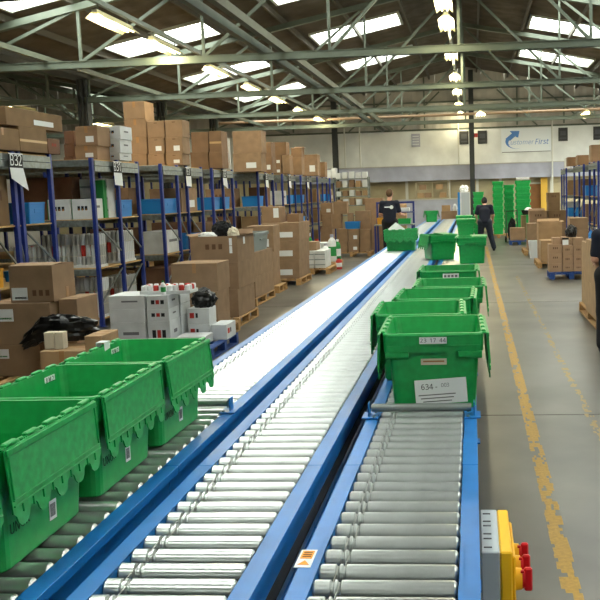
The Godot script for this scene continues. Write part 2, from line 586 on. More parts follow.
func truss(z: float, k: int) -> void:
	var nm := ["roof truss behind the camera, farthest back", "roof truss just behind the camera", "roof truss above the camera's near floor", "nearest visible roof truss crossing the upper left corner", "second visible roof truss, its chord passing behind the nearest lamps", "third visible roof truss, above the fourth left rack", "fourth visible roof truss, above the middle rack rows", "last roof truss before the far gable wall"]
	var t := thing("roof_truss", nm[k], "truss", Vector3(0, 4.62, z), 0.0, "steel roof trusses")
	var nodes := []
	for i in 9:
		nodes.append(XV + 0.15 + (XR - XV - 0.3) * i / 8.0)
	var st := new_st()
	beam(st, Vector3(XV, 0, 0.06), Vector3(XR, 0, 0.06), 0.045, 0.14)
	beam(st, Vector3(XV, 0, -0.06), Vector3(XR, 0, -0.06), 0.045, 0.14)
	box(st, Vector3(-0.2, 0.064, 0), Vector3(XR - XV, 0.012, 0.2))
	part(t, "bottom_chord", st, M.steel)
	for s in 2:
		st = new_st()
		var xe := XV if s == 0 else XR
		beam(st, Vector3(xe, roof_y(xe) - 4.62 - 0.27, 0), Vector3(-0.2, 7.5 - 4.62 - 0.27, 0), 0.14, 0.13)
		part(t, "top_chord", st, M.steel)
	for i in 9:
		var x: float = nodes[i]
		st = new_st()
		beam(st, Vector3(x, 0.05, 0), Vector3(x, roof_y(x) - 4.62 - 0.27, 0), 0.055, 0.055)
		part(t, "post", st, M.steel)
		if i < 8:
			var x2: float = nodes[i + 1]
			st = new_st()
			if i < 4:
				beam(st, Vector3(x, 0.05, 0.0), Vector3(x2, roof_y(x2) - 4.62 - 0.3, 0.0), 0.05, 0.06)
			else:
				beam(st, Vector3(x, roof_y(x) - 4.62 - 0.3, 0.0), Vector3(x2, 0.05, 0.0), 0.05, 0.06)
			part(t, "brace", st, M.steel)
	# left bay: chord and a few webs
	st = new_st()
	beam(st, Vector3(XL, 0, 0), Vector3(XV, 0, 0), 0.1, 0.14)
	part(t, "bottom_chord", st, M.steel)
	st = new_st()
	beam(st, Vector3(XV, roof_y(XV) - 4.62 - 0.27, 0), Vector3(XL, roof_y(XL) - 4.62 - 0.27, 0), 0.1, 0.13)
	part(t, "top_chord", st, M.steel)
	for i in 5:
		var x := XV - 2.0 * i - 1.0
		st = new_st()
		beam(st, Vector3(x, 0.05, 0), Vector3(x, roof_y(x) - 4.62 - 0.27, 0), 0.06, 0.06)
		part(t, "post", st, M.steel)
		st = new_st()
		beam(st, Vector3(x, 0.05, 0), Vector3(x - 2.0 if i < 4 else XL, roof_y(x - 1.9) - 4.62 - 0.3, 0), 0.05, 0.06)
		part(t, "brace", st, M.steel)

func build_back_wall() -> void:
	var w := struct_node("wall_back")
	boxpart(w, "lower_wall", Vector3((XL + XR) / 2, 1.55, ZB - 0.1), Vector3(XR - XL, 3.1, 0.2), M.beige)
	boxpart(w, "upper_wall", Vector3((XL + XR) / 2, 3.87, ZB), Vector3(XR - XL, 1.62, 0.2), M.wall_white)
	boxpart(w, "fascia", Vector3((-8.5 + XR) / 2, 2.73, ZB + 0.55), Vector3(XR + 8.5, 0.65, 0.12), M.lavender)
	boxpart(w, "soffit", Vector3((-8.5 + XR) / 2, 2.43, ZB + 0.33), Vector3(XR + 8.5, 0.04, 0.5), M.cladding)
	boxpart(w, "ledge", Vector3((-8.5 + XR) / 2, 3.075, ZB + 0.36), Vector3(XR + 8.5, 0.04, 0.6), M.cladding)
	# gable cladding above, in vertical sheets
	var x := XL
	while x < XR - 0.01:
		var x2 := minf(x + 1.05, XR)
		var st := new_st()
		var n := 6
		for i in n:
			var a := lerpf(x + 0.006, x2 - 0.006, float(i) / n)
			var b := lerpf(x + 0.006, x2 - 0.006, float(i + 1) / n)
			var o := 0.02 if i % 2 == 0 else 0.0
			quad(st, Vector3(a, 4.68, ZB + o), Vector3(b, 4.68, ZB + 0.02 - o), Vector3(b, roof_y(b) + 0.05, ZB + 0.02 - o), Vector3(a, roof_y(a) + 0.05, ZB + o))
		part(w, "cladding_sheet", st, M.cladding)
		x = x2
	# outer skin behind
	boxpart(w, "outer_skin", Vector3((XL + XR) / 2, 6.1, ZB - 0.2), Vector3(XR - XL, 3.2, 0.1), M.cladding)
	for y: float in [4.72, 5.35, 5.95, 6.5]:
		boxpart(w, "sheeting_rail", Vector3((XV + XR) / 2, y, ZB + 0.1), Vector3(XR - XV, 0.07, 0.08), M.steel)
	for gx: float in [-8.2, -4.4, -2.1, 2.1, 4.2, 6.4]:
		boxpart(w, "gable_stud", Vector3(gx, (4.75 + roof_y(gx)) / 2, ZB + 0.17), Vector3(0.07, roof_y(gx) - 4.75 - 0.1, 0.06), M.steel)
	for e: Array in [[-5.6, -3.6], [-3.2, -1.4], [1.2, 3.0], [3.2, 5.2]]:
		var st := new_st()
		beam(st, Vector3(e[0] if e[0] < 0 else e[1], 4.75, ZB + 0.22), Vector3(e[1] if e[0] < 0 else e[0], 6.4, ZB + 0.22), 0.06, 0.06)
		part(w, "gable_brace", st, M.steel)
	# dark gable posts
	for k in 2:
		var gx: float = [-6.16, 0.03][k]
		var st := new_st()
		var gh := roof_y(gx) - 0.25
		box(st, Vector3(gx, gh / 2, ZB + 0.78), Vector3(0.22, gh, 0.06), 0.0)
		box(st, Vector3(gx, gh / 2, ZB + 0.92), Vector3(0.03, gh, 0.24), 0.0)
		box(st, Vector3(gx, gh / 2, ZB + 1.06), Vector3(0.22, gh, 0.06), 0.0)
		solo("gable_post", st, M.dark_steel, ["dark steel post left of the long white wall panel", "dark steel post between the two black posters"][k], "column", "dark gable posts")
	# slim pale conduits on the white wall
	for e: Array in [[-5.05, "slim conduit pipe near the dark post at the white wall's left"], [-5.75, "thinner conduit pipe right beside the left dark post"], [3.62, "pale vertical pipe right of the blue arrow banner"], [-0.57, "pale hanging pipe just left of the left black poster"]]:
		var st := new_st()
		tube(st, Vector3(e[0], 3.1 if e[0] < 3 else 0.0, ZB + 0.7), Vector3(e[0], 4.9, ZB + 0.7), 0.035, 0.035, 8)
		solo("conduit_pipe", st, M.pale_post, e[1], "pipe")
	# copper-brown pipe across the hall and a grey one behind it
	var st := new_st()
	tube(st, Vector3(XV + 0.35, 4.86, -35.0), Vector3(XR - 0.05, 4.86, -35.0), 0.055, 0.055, 10)
	solo("copper_pipe", st, M.copper, "long rust-brown pipe crossing the hall below the roof", "pipe")
	st = new_st()
	tube(st, Vector3(XV + 0.35, 5.25, -37.5), Vector3(XR - 0.05, 5.25, -37.5), 0.06, 0.06, 10)
	solo("grey_pipe", st, M.steel, "long grey pipe crossing the hall near the gable wall", "pipe")
	# under the fascia: posts and openings
	for e: Array in [[-3.0, "pale_post"], [-1.05, "pale_post"], [0.25, "pale_post"], [1.3, "pale_post"], [3.62, "pale_post"], [3.28, "ochre"]]:
		boxpart(w, "wall_post", Vector3(e[0], 1.2, ZB + 0.2), Vector3(0.12 if e[1] == "pale_post" else 0.3, 2.4, 0.1), M[e[1]])
	var d := struct_node("door_1")
	boxpart(d, "leaf", Vector3(2.85, 1.05, ZB + 0.04), Vector3(0.8, 2.1, 0.06), M.brown_door, 0.005)
	boxpart(d, "door_frame", Vector3(2.42, 1.08, ZB + 0.05), Vector3(0.06, 2.16, 0.1), M.pale_post)
	boxpart(d, "door_frame", Vector3(2.85, 2.15, ZB + 0.05), Vector3(0.92, 0.06, 0.1), M.pale_post)
	boxpart(d, "handle", Vector3(2.55, 1.0, ZB + 0.09), Vector3(0.12, 0.03, 0.04), M.zinc)
	# banner with arrow
	var b := thing("wall_banner", "white banner reading Customer First with a blue swooping arrow", "banner", Vector3(2.5, 3.56, ZB + 0.13))
	boxpart(b, "sheet", Vector3(0, 0.54, 0), Vector3(2.25, 1.06, 0.012), M.banner)
	boxpart(b, "bottom_bar", Vector3(0, 0.02, 0.01), Vector3(2.2, 0.025, 0.03), M.grey_ink)
	lettering(b, "lettering", "Customer", 0.2, Vector3(-0.27, 0.45, 0.009), Vector3.ZERO, M.logo_light, 0.2)
	lettering(b, "lettering", "First", 0.23, Vector3(0.70, 0.45, 0.009), Vector3.ZERO, M.logo_blue, 0.2)
	# arrow: a swoosh from the bottom curling up to a head at the upper right
	var outer := PackedVector2Array()
	var inner := PackedVector2Array()
	for i in 13:
		var t := lerpf(-1.35, -3.45, i / 12.0)
		var thick := lerpf(0.01, 0.2, pow(i / 12.0, 1.4))
		outer.append(Vector2(-0.42 + 0.58 * cos(t) * 0.9, 0.5 + 0.34 * sin(t)))
		inner.append(Vector2(-0.42 + (0.58 - thick) * cos(t) * 0.9, 0.5 + (0.34 - thick * 0.35) * sin(t)))
	inner.reverse()
	outer.append_array(inner)
	st = new_st()
	extrude(st, outer, 0.004, Transform3D(Basis(), Vector3(0, 0, 0.007)))
	part(b, "swoosh", st, M.logo_blue)
	st = new_st()
	extrude(st, PackedVector2Array([Vector2(-0.95, 0.62), Vector2(-0.72, 0.54), Vector2(-0.5, 0.72), Vector2(-0.36, 0.66), Vector2(-0.3, 0.96), Vector2(-0.74, 0.97), Vector2(-0.64, 0.86)]), 0.004, Transform3D(Basis(), Vector3(0, 0, 0.0075)))
	part(b, "arrow_head", st, M.logo_blue)
	# black posters
	for e: Array in [[-0.32, "black poster left of the right-hand dark post"], [0.52, "black poster right of the dark post, beside the banner"], [4.16, "black poster right of the pale vertical pipe"], [5.72, "black poster at the right picture edge on the wall"]]:
		var p := thing("wall_poster", e[1], "poster", Vector3(e[0], 4.0, ZB + 0.13), 0.0, "black posters on the white wall")
		boxpart(p, "sheet", Vector3(0, 0.3, 0), Vector3(0.42, 0.6, 0.012), M.poster)
		boxpart(p, "picture", Vector3(0, 0.36, 0.008), Vector3(0.26, 0.2, 0.004), M.poster_print)
		boxpart(p, "caption", Vector3(0, 0.13, 0.008), Vector3(0.3, 0.05, 0.004), M.poster_print)
	var np := thing("wall_notice", "pale grey notice on the long white wall panel", "notice", Vector3(-2.53, 3.96, ZB + 0.13))
	boxpart(np, "sheet", Vector3(0, 0.3, 0), Vector3(0.4, 0.6, 0.01), M.lavender)
	for i in 4:
		boxpart(np, "text_line", Vector3(0, 0.12 + i * 0.12, 0.007), Vector3(0.3, 0.03, 0.003), M.paper)
	var sg := thing("fire_point_sign", "small red sign on the dark post by the posters", "sign", Vector3(0.22, 4.25, ZB + 1.0))
	boxpart(sg, "plate", Vector3(0, 0.09, 0), Vector3(0.16, 0.18, 0.02), M.red_ink, 0.004)
	boxpart(sg, "bracket", Vector3(-0.09, 0.09, 0), Vector3(0.12, 0.03, 0.03), M.dark_steel)

# ---------------------------------------------------------------- conveyors
const RY := 0.842   # roller axis
const PITCH := 0.1025
var roller_mesh := {}
func roller(len: float) -> Mesh:
	if not roller_mesh.has(len):
		var st := new_st()
		var p := [Vector2(0.006, 0.0), Vector2(0.022, 0.0), Vector2(0.028, 0.006), Vector2(0.028, 0.047), Vector2(0.021, 0.051), Vector2(0.021, 0.056), Vector2(0.028, 0.060), Vector2(0.028, 0.066), Vector2(0.021, 0.070), Vector2(0.021, 0.075), Vector2(0.028, 0.079), Vector2(0.028, len - 0.009), Vector2(0.0255, len - 0.005), Vector2(0.02, len), Vector2(0.006, len)]
		lathe(st, p, 20, Transform3D(Basis(Vector3(0, 0, 1), Vector3(1, 0, 0), Vector3(0, 1, 0)), Vector3.ZERO))
		# axle
		lathe(st, [Vector2(0.006, -0.014), Vector2(0.006, len + 0.014)], 6, Transform3D(Basis(Vector3(0, 0, 1), Vector3(1, 0, 0), Vector3(0, 1, 0)), Vector3.ZERO))
		roller_mesh[len] = st.commit()
	return roller_mesh[len]

func rail_mesh(len: float, inward: float) -> Mesh:
	# channel: web outside, flanges pointing at the rollers when inward = +1 or -1; runs along -z from 0, web at x = 0, top at y = 0
	var st := new_st()
	var t := 0.004
	box(st, Vector3(inward * t / 2, -0.016, -len / 2), Vector3(t, 0.032, len), 0.001)
	box(st, Vector3(inward * 0.044, -0.13, -len / 2), Vector3(t, 0.26, len), 0.001)
	box(st, Vector3(inward * 0.031, -t / 2, -len / 2), Vector3(0.058, t, len), 0.001)
	box(st, Vector3(inward * 0.046, -0.26 + t / 2, -len / 2), Vector3(0.028, t, len), 0.001)
	box(st, Vector3(inward * 0.058, -0.0125, -len / 2), Vector3(t, 0.025, len), 0.001)
	return st.commit()

func conveyor(label: String, xl: float, xr: float, z0: float, z1: float) -> Node3D:
	var t := thing("roller_conveyor", label, "conveyor", Vector3((xl + xr) / 2, 0, (z0 + z1) / 2), 0.0, "parallel roller conveyors")
	var o := -t.position
	var top := 0.864
	# rails in three-metre lengths
	var z := -3.32 + 3.0
	for sd in 2:
		var x := xl - 0.062 if sd == 0 else xr + 0.062
		z = z0
		var cut := -3.32
		while z > z1 + 0.01:
			var e := maxf(cut, z1)
			var m := inst(t, "side_rail", rail_mesh(z - e - 0.003, 1.0 if sd == 0 else -1.0), M.conv_blue, o + Vector3(x, top, z))
			z = e
			cut -= 3.0
	# rollers
	var n := int((z0 - z1) / PITCH)
	var mesh := roller(xr - xl)
	var rest := new_st()
	for i in n:
		var rz := z0 - 0.05 - PITCH * i
		if i < 298:
			var r := inst(t, "roller", mesh, M.chrome, o + Vector3(xl, RY, rz))
			r.rotation.x = rng.randf() * TAU
		else:
			rest.append_from(mesh, 0, Transform3D(Basis(), o + Vector3(xl, RY, rz)))
	if n > 298:
		var m := part(t, "far_rollers", rest, M.chrome)
		m.set_meta("kind", "stuff")
	# round drive belts between neighbours, near end only
	var bs := new_st()
	for s: float in [0.022, -0.022]:
		tube(bs, Vector3(0, s, 0), Vector3(0, s, -PITCH), 0.0016, 0.0016, 6, false)
	var bm := bs.commit()
	for i in 46:
		inst(t, "drive_belt", bm, M.belt, o + Vector3(xl + (0.054 if i % 2 == 0 else 0.073), RY, z0 - 0.05 - PITCH * i))
	# added dark sheet standing for shade between the rollers; cross members, legs
	boxpart(t, "roller_shade_sheet", o + Vector3((xl + xr) / 2, 0.70, (z0 + z1) / 2), Vector3(xr - xl + 0.1, 0.006, z0 - z1), M.roller_shade)
	z = z0 - 0.4
	while z > z1:
		var st := new_st()
		for x: float in [xl - 0.035, xr + 0.035]:
			box(st, o + Vector3(x, 0.302, z), Vector3(0.05, 0.604, 0.05), 0.002)
			box(st, o + Vector3(x, 0.005, z), Vector3(0.1, 0.01, 0.12))
		box(st, o + Vector3((xl + xr) / 2, 0.3, z), Vector3(xr - xl + 0.03, 0.05, 0.03), 0.002)
		part(t, "support_stand", st, M.conv_blue)
		z -= 2.5
	return t

func stop_bar(label: String, xa: float, xb: float, z: float, turn := 0.0) -> void:
	var t := thing("stop_roller", label, "stop roller", Vector3((xa + xb) / 2, 0.866, z), turn, "stop rollers across the conveyors")
	var h := (xb - xa) / 2
	var st := new_st()
	tube(st, Vector3(-h + 0.035, 0.042, 0), Vector3(h - 0.035, 0.042, 0), 0.019, 0.019, 16)
	part(t, "bar", st, M.zinc)
	for s: float in [-1.0, 1.0]:
		st = new_st()
		box(st, Vector3(s * (h - 0.03), 0.004, 0.0), Vector3(0.075, 0.006, 0.12), 0.001)
		box(st, Vector3(s * (h - 0.022), 0.035, 0.0), Vector3(0.005, 0.07, 0.06), 0.001)
		part(t, "bracket", st, M.conv_blue)
		for k: float in [-0.045, 0.045]:
			st = new_st()
			tube(st, Vector3(s * (h - 0.05), 0.006, k), Vector3(s * (h - 0.05), 0.014, k), 0.008, 0.008, 6)
			part(t, "bolt", st, M.zinc)

func build_conveyors() -> void:
	conveyor("left roller conveyor under the four open green totes", -1.64, -1.25, -1.2, -33.2)
	conveyor("middle roller conveyor, empty, between the two loaded conveyors", -1.045, -0.67, -1.2, -33.2)
	conveyor("right roller conveyor carrying totes beside the yellow floor line", -0.455, -0.06, -1.2, -33.0)
	stop_bar("steel stop bar in front of the nearest tote on the right", -0.53, 0.012, -4.06)
	stop_bar("steel stop bar behind the left row of open totes", -1.70, -1.19, -4.19)
	for e: Array in [[-0.565, 0.05, "added dark strip shading the gap between the middle and right conveyors"], [-1.148, 0.045, "added dark strip shading the gap between the left and middle conveyors"]]:
		var ct := new_st()  # added dark channel, hides the lit floor and stands for the gap's deep shade
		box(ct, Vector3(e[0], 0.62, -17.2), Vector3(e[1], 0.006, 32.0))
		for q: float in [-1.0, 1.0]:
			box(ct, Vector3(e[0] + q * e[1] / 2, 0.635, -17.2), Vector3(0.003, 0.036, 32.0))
		solo("gap_shade_strip", ct, M.tray, e[2], "tray")
	# safety sticker on the rail
	var s := thing("safety_sticker", "white and orange warning sticker on the blue conveyor rail", "sticker", Vector3(-0.505, 0.8645, -2.43), 0.0)
	boxpart(s, "backing", Vector3(0, 0.0006, 0), Vector3(0.048, 0.0012, 0.125), M.paper)
	boxpart(s, "orange_panel", Vector3(0, 0.0014, -0.025), Vector3(0.036, 0.0008, 0.055), M.orange_ink)
	for k in 3:
		boxpart(s, "print_line", Vector3(0, 0.002, -0.04 + k * 0.014), Vector3(0.026, 0.0006, 0.006), M.print_brown)
	var st := new_st()
	extrude(st, PackedVector2Array([Vector2(-0.017, 0), Vector2(0.017, 0), Vector2(0, 0.03)]), 0.0012, Transform3D(Basis(Vector3(1, 0, 0), Vector3(0, 0, -1), Vector3(0, 1, 0)), Vector3(0, 0.001, 0.045)))
	part(s, "triangle", st, M.orange_ink)
	# control box with three isolators
	var c := thing("isolator_box", "grey and yellow switch box with three red rotary handles", "switch box", Vector3(0.004, 0.5, -2.82))
	boxpart(c, "body", Vector3(0.031, 0.15, 0), Vector3(0.058, 0.3, 0.37), M.ctrl_grey, 0.004)
	boxpart(c, "cover", Vector3(0.080, 0.15, 0), Vector3(0.038, 0.3, 0.37), M.ctrl_yellow, 0.005)
	boxpart(c, "front_plate", Vector3(0.104, 0.15, 0), Vector3(0.012, 0.24, 0.30), M.ctrl_yellow, 0.005)
	for k in 3:
		var z := 0.09 - 0.1 * k
		st = new_st()
		tube(st, Vector3(0.108, 0.17, z), Vector3(0.132, 0.17, z), 0.036, 0.034, 20)
		var col := part(c, "collar", st, M.ctrl_yellow)
		st = new_st()
		tube(st, Vector3(0.132, 0.17, z), Vector3(0.142, 0.17, z), 0.030, 0.028, 20)
		box(st, Vector3(0.152, 0.17, z), Vector3(0.026, 0.078, 0.018), 0.005)
		part(c, "red_handle", st, M.ctrl_red)
		st = new_st()
		tube(st, Vector3(0.127, 0.203, z + 0.02), Vector3(0.137, 0.203, z + 0.02), 0.005, 0.005, 8)
		part(col, "padlock_hole", st, M.ctrl_red)
	for k in 6:
		boxpart(c, "cable_entry", Vector3(0.024, 0.3015, 0.15 - 0.055 * k - (0.015 if k % 2 else 0.0)), Vector3(0.026, 0.003, 0.006), M.grey_ink)
	boxpart(c, "rating_plate", Vector3(0.024, 0.07, 0.1855), Vector3(0.03, 0.05, 0.001), M.grey_ink)

# ---------------------------------------------------------------- totes
var tote_parts := {}
func tote_meshes() -> void:
	var st := new_st()
	loft(st, [ring(0.172, 0.246, 0.03, 0.0), ring(0.176, 0.250, 0.032, 0.006), ring(0.192, 0.272, 0.032, 0.285), ring(0.211, 0.300, 0.03, 0.288), ring(0.214, 0.306, 0.03, 0.372), ring(0.211, 0.303, 0.03, 0.378), ring(0.203, 0.292, 0.03, 0.378), ring(0.187, 0.267, 0.03, 0.27), ring(0.168, 0.241, 0.03, 0.010)], true, true)
	for s: float in [-1.0, 1.0]:
		for q: float in [-1.0, 1.0]:
			# lower lugs of the collar at the short ends
			box(st, Vector3(q * 0.155, 0.276, s * 0.290), Vector3(0.10, 0.026, 0.028), 0.003)
			box(st, Vector3(q * 0.155, 0.26, s * 0.283), Vector3(0.10, 0.012, 0.022), 0.002)
		# stacking rib along the short ends and lip
		box(st, Vector3(0, 0.366, s * 0.3075), Vector3(0.40, 0.01, 0.006), 0.002)
		box(st, Vector3(0, 0.318, s * 0.3065), Vector3(0.39, 0.005, 0.004), 0.001)
		# long-side ribs under the collar
		for k in 5:
			box(st, Vector3(s * 0.199, 0.268, -0.22 + 0.11 * k), Vector3(0.016, 0.03, 0.006), 0.001)
	tote_parts.body = st.commit()
	# knuckles of the hinge on one long side (+x)
	st = new_st()
	for k in 5:
		var z := -0.24 + 0.12 * k
		box(st, Vector3(0.2135, 0.3815, z), Vector3(0.018, 0.013, 0.068), 0.004)
		for j in 3:
			box(st, Vector3(0.216, 0.3755, z + 0.045 + 0.011 * (j - 1)), Vector3(0.016, 0.007, 0.005), 0.001)
	tote_parts.hinge = st.commit()
	# a hanging lid: panel in local y (down) and z, hinge at the origin, outside faces +x
	st = new_st()
	var poly := PackedVector2Array()
	poly.append(Vector2(-0.292, 0.0))
	poly.append(Vector2(0.292, 0.0))
	poly.append(Vector2(0.292, -0.185))
	for k in 5:
		var c0 := 0.24 - 0.12 * k
		for e: Array in [[0.046, -0.188], [0.036, -0.196], [0.030, -0.214], [0.018, -0.226], [0.0, -0.229], [-0.018, -0.226], [-0.030, -0.214], [-0.036, -0.196], [-0.046, -0.188]]:
			poly.append(Vector2(c0 + e[0], e[1]))
	poly.append(Vector2(-0.292, -0.185))
	extrude(st, poly, 0.005, Transform3D(Basis(Vector3(0, 0, -1), Vector3(0, 1, 0), Vector3(1, 0, 0)), Vector3.ZERO))
	tote_parts.lid = st.commit()
	st = new_st()
	box(st, Vector3(0.008, -0.012, 0), Vector3(0.008, 0.02, 0.58), 0.002)
	box(st, Vector3(0.007, -0.148, 0), Vector3(0.007, 0.006, 0.57), 0.0015)
	box(st, Vector3(0.007, -0.165, 0), Vector3(0.007, 0.006, 0.57), 0.0015)
	for s: float in [-1.0, 1.0]:
		box(st, Vector3(0.007, -0.08, s * 0.280), Vector3(0.007, 0.14, 0.007), 0.0015)
	for k in 9:
		box(st, Vector3(0.007, -0.180, -0.24 + 0.06 * k), Vector3(0.006, 0.026, 0.005), 0.001)
	tote_parts.lid_ribs = st.commit()
	# folded-shut lid halves for closed totes
	st = new_st()
	box(st, Vector3(0.104, 0.386, 0), Vector3(0.208, 0.008, 0.585), 0.003)
	box(st, Vector3(0.104, 0.391, 0), Vector3(0.16, 0.005, 0.50), 0.002)
	for k in 5:
		box(st, Vector3(-0.008, 0.390, -0.22 + 0.11 * k), Vector3(0.03, 0.012, 0.045), 0.003)
	tote_parts.shut = st.commit()

func tote(label: String, at: Vector3, turn: float, lids := "hh", swing := 0.06) -> Node3D:
	var t := thing("tote_box", label, "tote", at, turn, "green totes")
	inst(t, "body", tote_parts.body, M.green)
	for k in 2:
		var s := 1.0 if k == 0 else -1.0
		var h := inst(t, "hinge", tote_parts.hinge, M.green)
		if s < 0: h.rotation.y = PI
		if lids[k] == "h":
			var l := inst(t, "lid", tote_parts.lid, M.green_lid, Vector3(s * 0.224, 0.376, 0))
			l.basis = Basis(Vector3.UP, 0.0 if s > 0 else PI) * Basis(Vector3(0, 0, 1), swing)
			inst(l, "rib", tote_parts.lid_ribs, M.green_lid)
		elif lids[k] == "s":
			var l := inst(t, "lid", tote_parts.shut, M.green_lid)
			if s < 0: l.rotation.y = PI
	return t

func barcode(t: Node3D, at: Vector3, w: float, h: float, turn: Vector3) -> void:
	var l := MeshInstance3D.new()
	var st := new_st()
	box(st, Vector3(0, 0, 0), Vector3(w, h, 0.001))
	l.mesh = st.commit()
	l.name = "barcode_label"
	l.material_override = M.paper
	t.add_child(l, true)
	l.position = at
	l.rotation = turn
	l.set_meta("label", "white barcode label")
	st = new_st()
	var x := -w * 0.38
	var i := 0
	while x < w * 0.36:
		var bw := w * (0.03 + 0.03 * float((i * 7) % 3))
		box(st, Vector3(x + bw / 2, 0, 0.0008), Vector3(bw, h * 0.66, 0.0006))
		x += bw + w * 0.05
		i += 1
	part(l, "bars", st, M.grey_ink)

func build_totes() -> void:
	tote_meshes()
	var y := 0.871
	# left row, open, lids hanging
	var la := ["green tote at the left edge, mostly cut off by the picture", "open green tote nearest the camera on the left conveyor", "open green tote, middle of the left conveyor's three whole ones", "open green tote with white paper strip, farthest of left row"]
	for k in 4:
		var t := tote(la[k], Vector3(-1.525 + [0.0, 0.0, 0.005, 0.012][k], y, -1.915 - 0.632 * k), [0.0, 0.0, 0.005, -0.012][k], "hh", [0.05, 0.06, 0.05, 0.1][k])
		barcode(t, Vector3(0.1822, 0.085, -0.07 + 0.03 * k), 0.046, 0.062, Vector3(0, PI / 2, -0.05))
		lettering(t, "stencil", "UNOR", 0.03, Vector3(0.1846, 0.118, 0.165), Vector3(0, PI / 2, 0), M.dark_green)
		# location label on the inside of the far long wall
		var st := new_st()
		box(st, Vector3(-0.1965, 0.338, -0.19), Vector3(0.001, 0.032, 0.085))
		var lb := part(t, "number_label", st, M.paper)
		lb.set_meta("label", "white number label inside")
		lettering(lb, "numerals", "8 M 2", 0.02, Vector3(-0.1958, 0.338, -0.19), Vector3(0, PI / 2, 0), M.ink)
	# paper strip over the rim of the farthest left tote
	var ps := thing("paper_strip", "folded white paper strip hung over the farthest left tote's rim", "paper", Vector3(-1.725, 1.262, -3.93), 0.0)
	boxpart(ps, "inner_fold", Vector3(0.012, -0.06, 0), Vector3(0.002, 0.13, 0.06), M.paper)
	boxpart(ps, "top_fold", Vector3(-0.008, 0.006, 0), Vector3(0.042, 0.002, 0.06), M.paper)
	boxpart(ps, "outer_fold", Vector3(-0.028, -0.025, 0), Vector3(0.002, 0.06, 0.06), M.paper)
	# right row
	var c1 := tote("nearest open green tote on the right, with paper sheet below", Vector3(-0.205, y, -4.435), 0.02, "hh", 0.05)
	var c2 := tote("second open green tote of the right row, shifted left", Vector3(-0.315, y, -5.10), 0.02, "hh", 0.05)
	var c3 := tote("third open green tote of the right row", Vector3(-0.25, y, -5.80), -0.02, "hh", 0.06)
	var c4 := tote("fourth open green tote of the right row, shifted right", Vector3(-0.175, y, -6.50), 0.0, "hh", 0.07)
	var c5 := tote("fifth open green tote of the right row, labelled at front", Vector3(-0.215, y, -7.72), 0.0, "hh", 0.08)
	for cc: Node3D in [c1, c2, c3, c4, c5]:
		cc.scale = Vector3(1.13, 1, 1)
	# labels on the front tote
	var pl := boxpart(c1, "number_label", Vector3(0.0, 0.345, 0.3115), Vector3(0.115, 0.032, 0.001), M.paper)
	lettering(pl, "numerals", "23  17  44", 0.018, Vector3(0, 0.345, 0.3122), Vector3.ZERO, M.ink)
	var sl := boxpart(c1, "tote_label", Vector3(0.0, 0.235, 0.2705), Vector3(0.11, 0.03, 0.001), M.m)
	sl.position.z = 0.001
	boxpart(sl, "print", Vector3(0.0, 0.237, 0.2712), Vector3(0.09, 0.008, 0.001), M.tape)
	var pp := thing("paper_sheet", "white paper sheet numbered 634 on the nearest right tote", "paper", Vector3(-0.165, 0.912, -4.158), 0.02)
	var sh := boxpart(pp, "sheet", Vector3(0, 0.05, 0), Vector3(0.25, 0.12, 0.001), M.paper)
	lettering(sh, "numerals", "634 -", 0.026, Vector3(-0.055, 0.074, 0.001), Vector3.ZERO, M.ink)
	lettering(sh, "small_numerals", "003", 0.018, Vector3(0.022, 0.078, 0.001), Vector3.ZERO, M.grey_ink)
	for k in 3:
		boxpart(sh, "text_line", Vector3(-0.02, 0.035 - 0.016 * k, 0.001), Vector3(0.18 - 0.02 * k, 0.005, 0.0005), M.grey_ink)
	pp.rotation = Vector3(-0.075, 0.02, 0.06)
	var q := boxpart(c5, "number_label", Vector3(0.02, 0.335, 0.3115), Vector3(0.12, 0.04, 0.001), M.paper)
	for k in 4:
		boxpart(q, "print", Vector3(-0.022 + 0.027 * k, 0.333, 0.3122), Vector3(0.018, 0.02, 0.0006), M.grey_ink)
	# farther totes
	tote("left of the two closed green totes side by side, middle distance", Vector3(-0.53, y, -13.75), 0.3, "sh", 0.2)
	tote("right of the two closed green totes side by side, middle distance", Vector3(-0.02, y, -12.9), 0.0, "sh", 0.08)
	tote("closed green tote alone on the right conveyor, far off", Vector3(-0.16, y, -20.6), 0.0, "ss")
	tote("closed green tote behind the lone far one, by the white cabinet", Vector3(-0.22, y, -23.4), 0.0, "ss")
	tote("green tote set crosswise with white paper, beside the left man", Vector3(-1.30, y, -16.0), PI / 2, "hh", 0.2)
	tote("farthest green tote on the left conveyor before the far bench", Vector3(-1.42, y, -30.6), 0.1, "hh", 0.2)
	var pt := thing("paper_slip", "white paper slip sticking up from the crosswise green tote", "paper", Vector3(-1.42, 1.12, -16.0), 0.0)
	var st := new_st()
	extrude(st, PackedVector2Array([Vector2(-0.16, 0), Vector2(0.16, 0), Vector2(0.19, 0.14), Vector2(0.02, 0.27), Vector2(-0.12, 0.15)]), 0.003, Transform3D(Basis(Vector3(1, 0, 0), -0.35), Vector3.ZERO))
	part(pt, "sheet", st, M.paper)

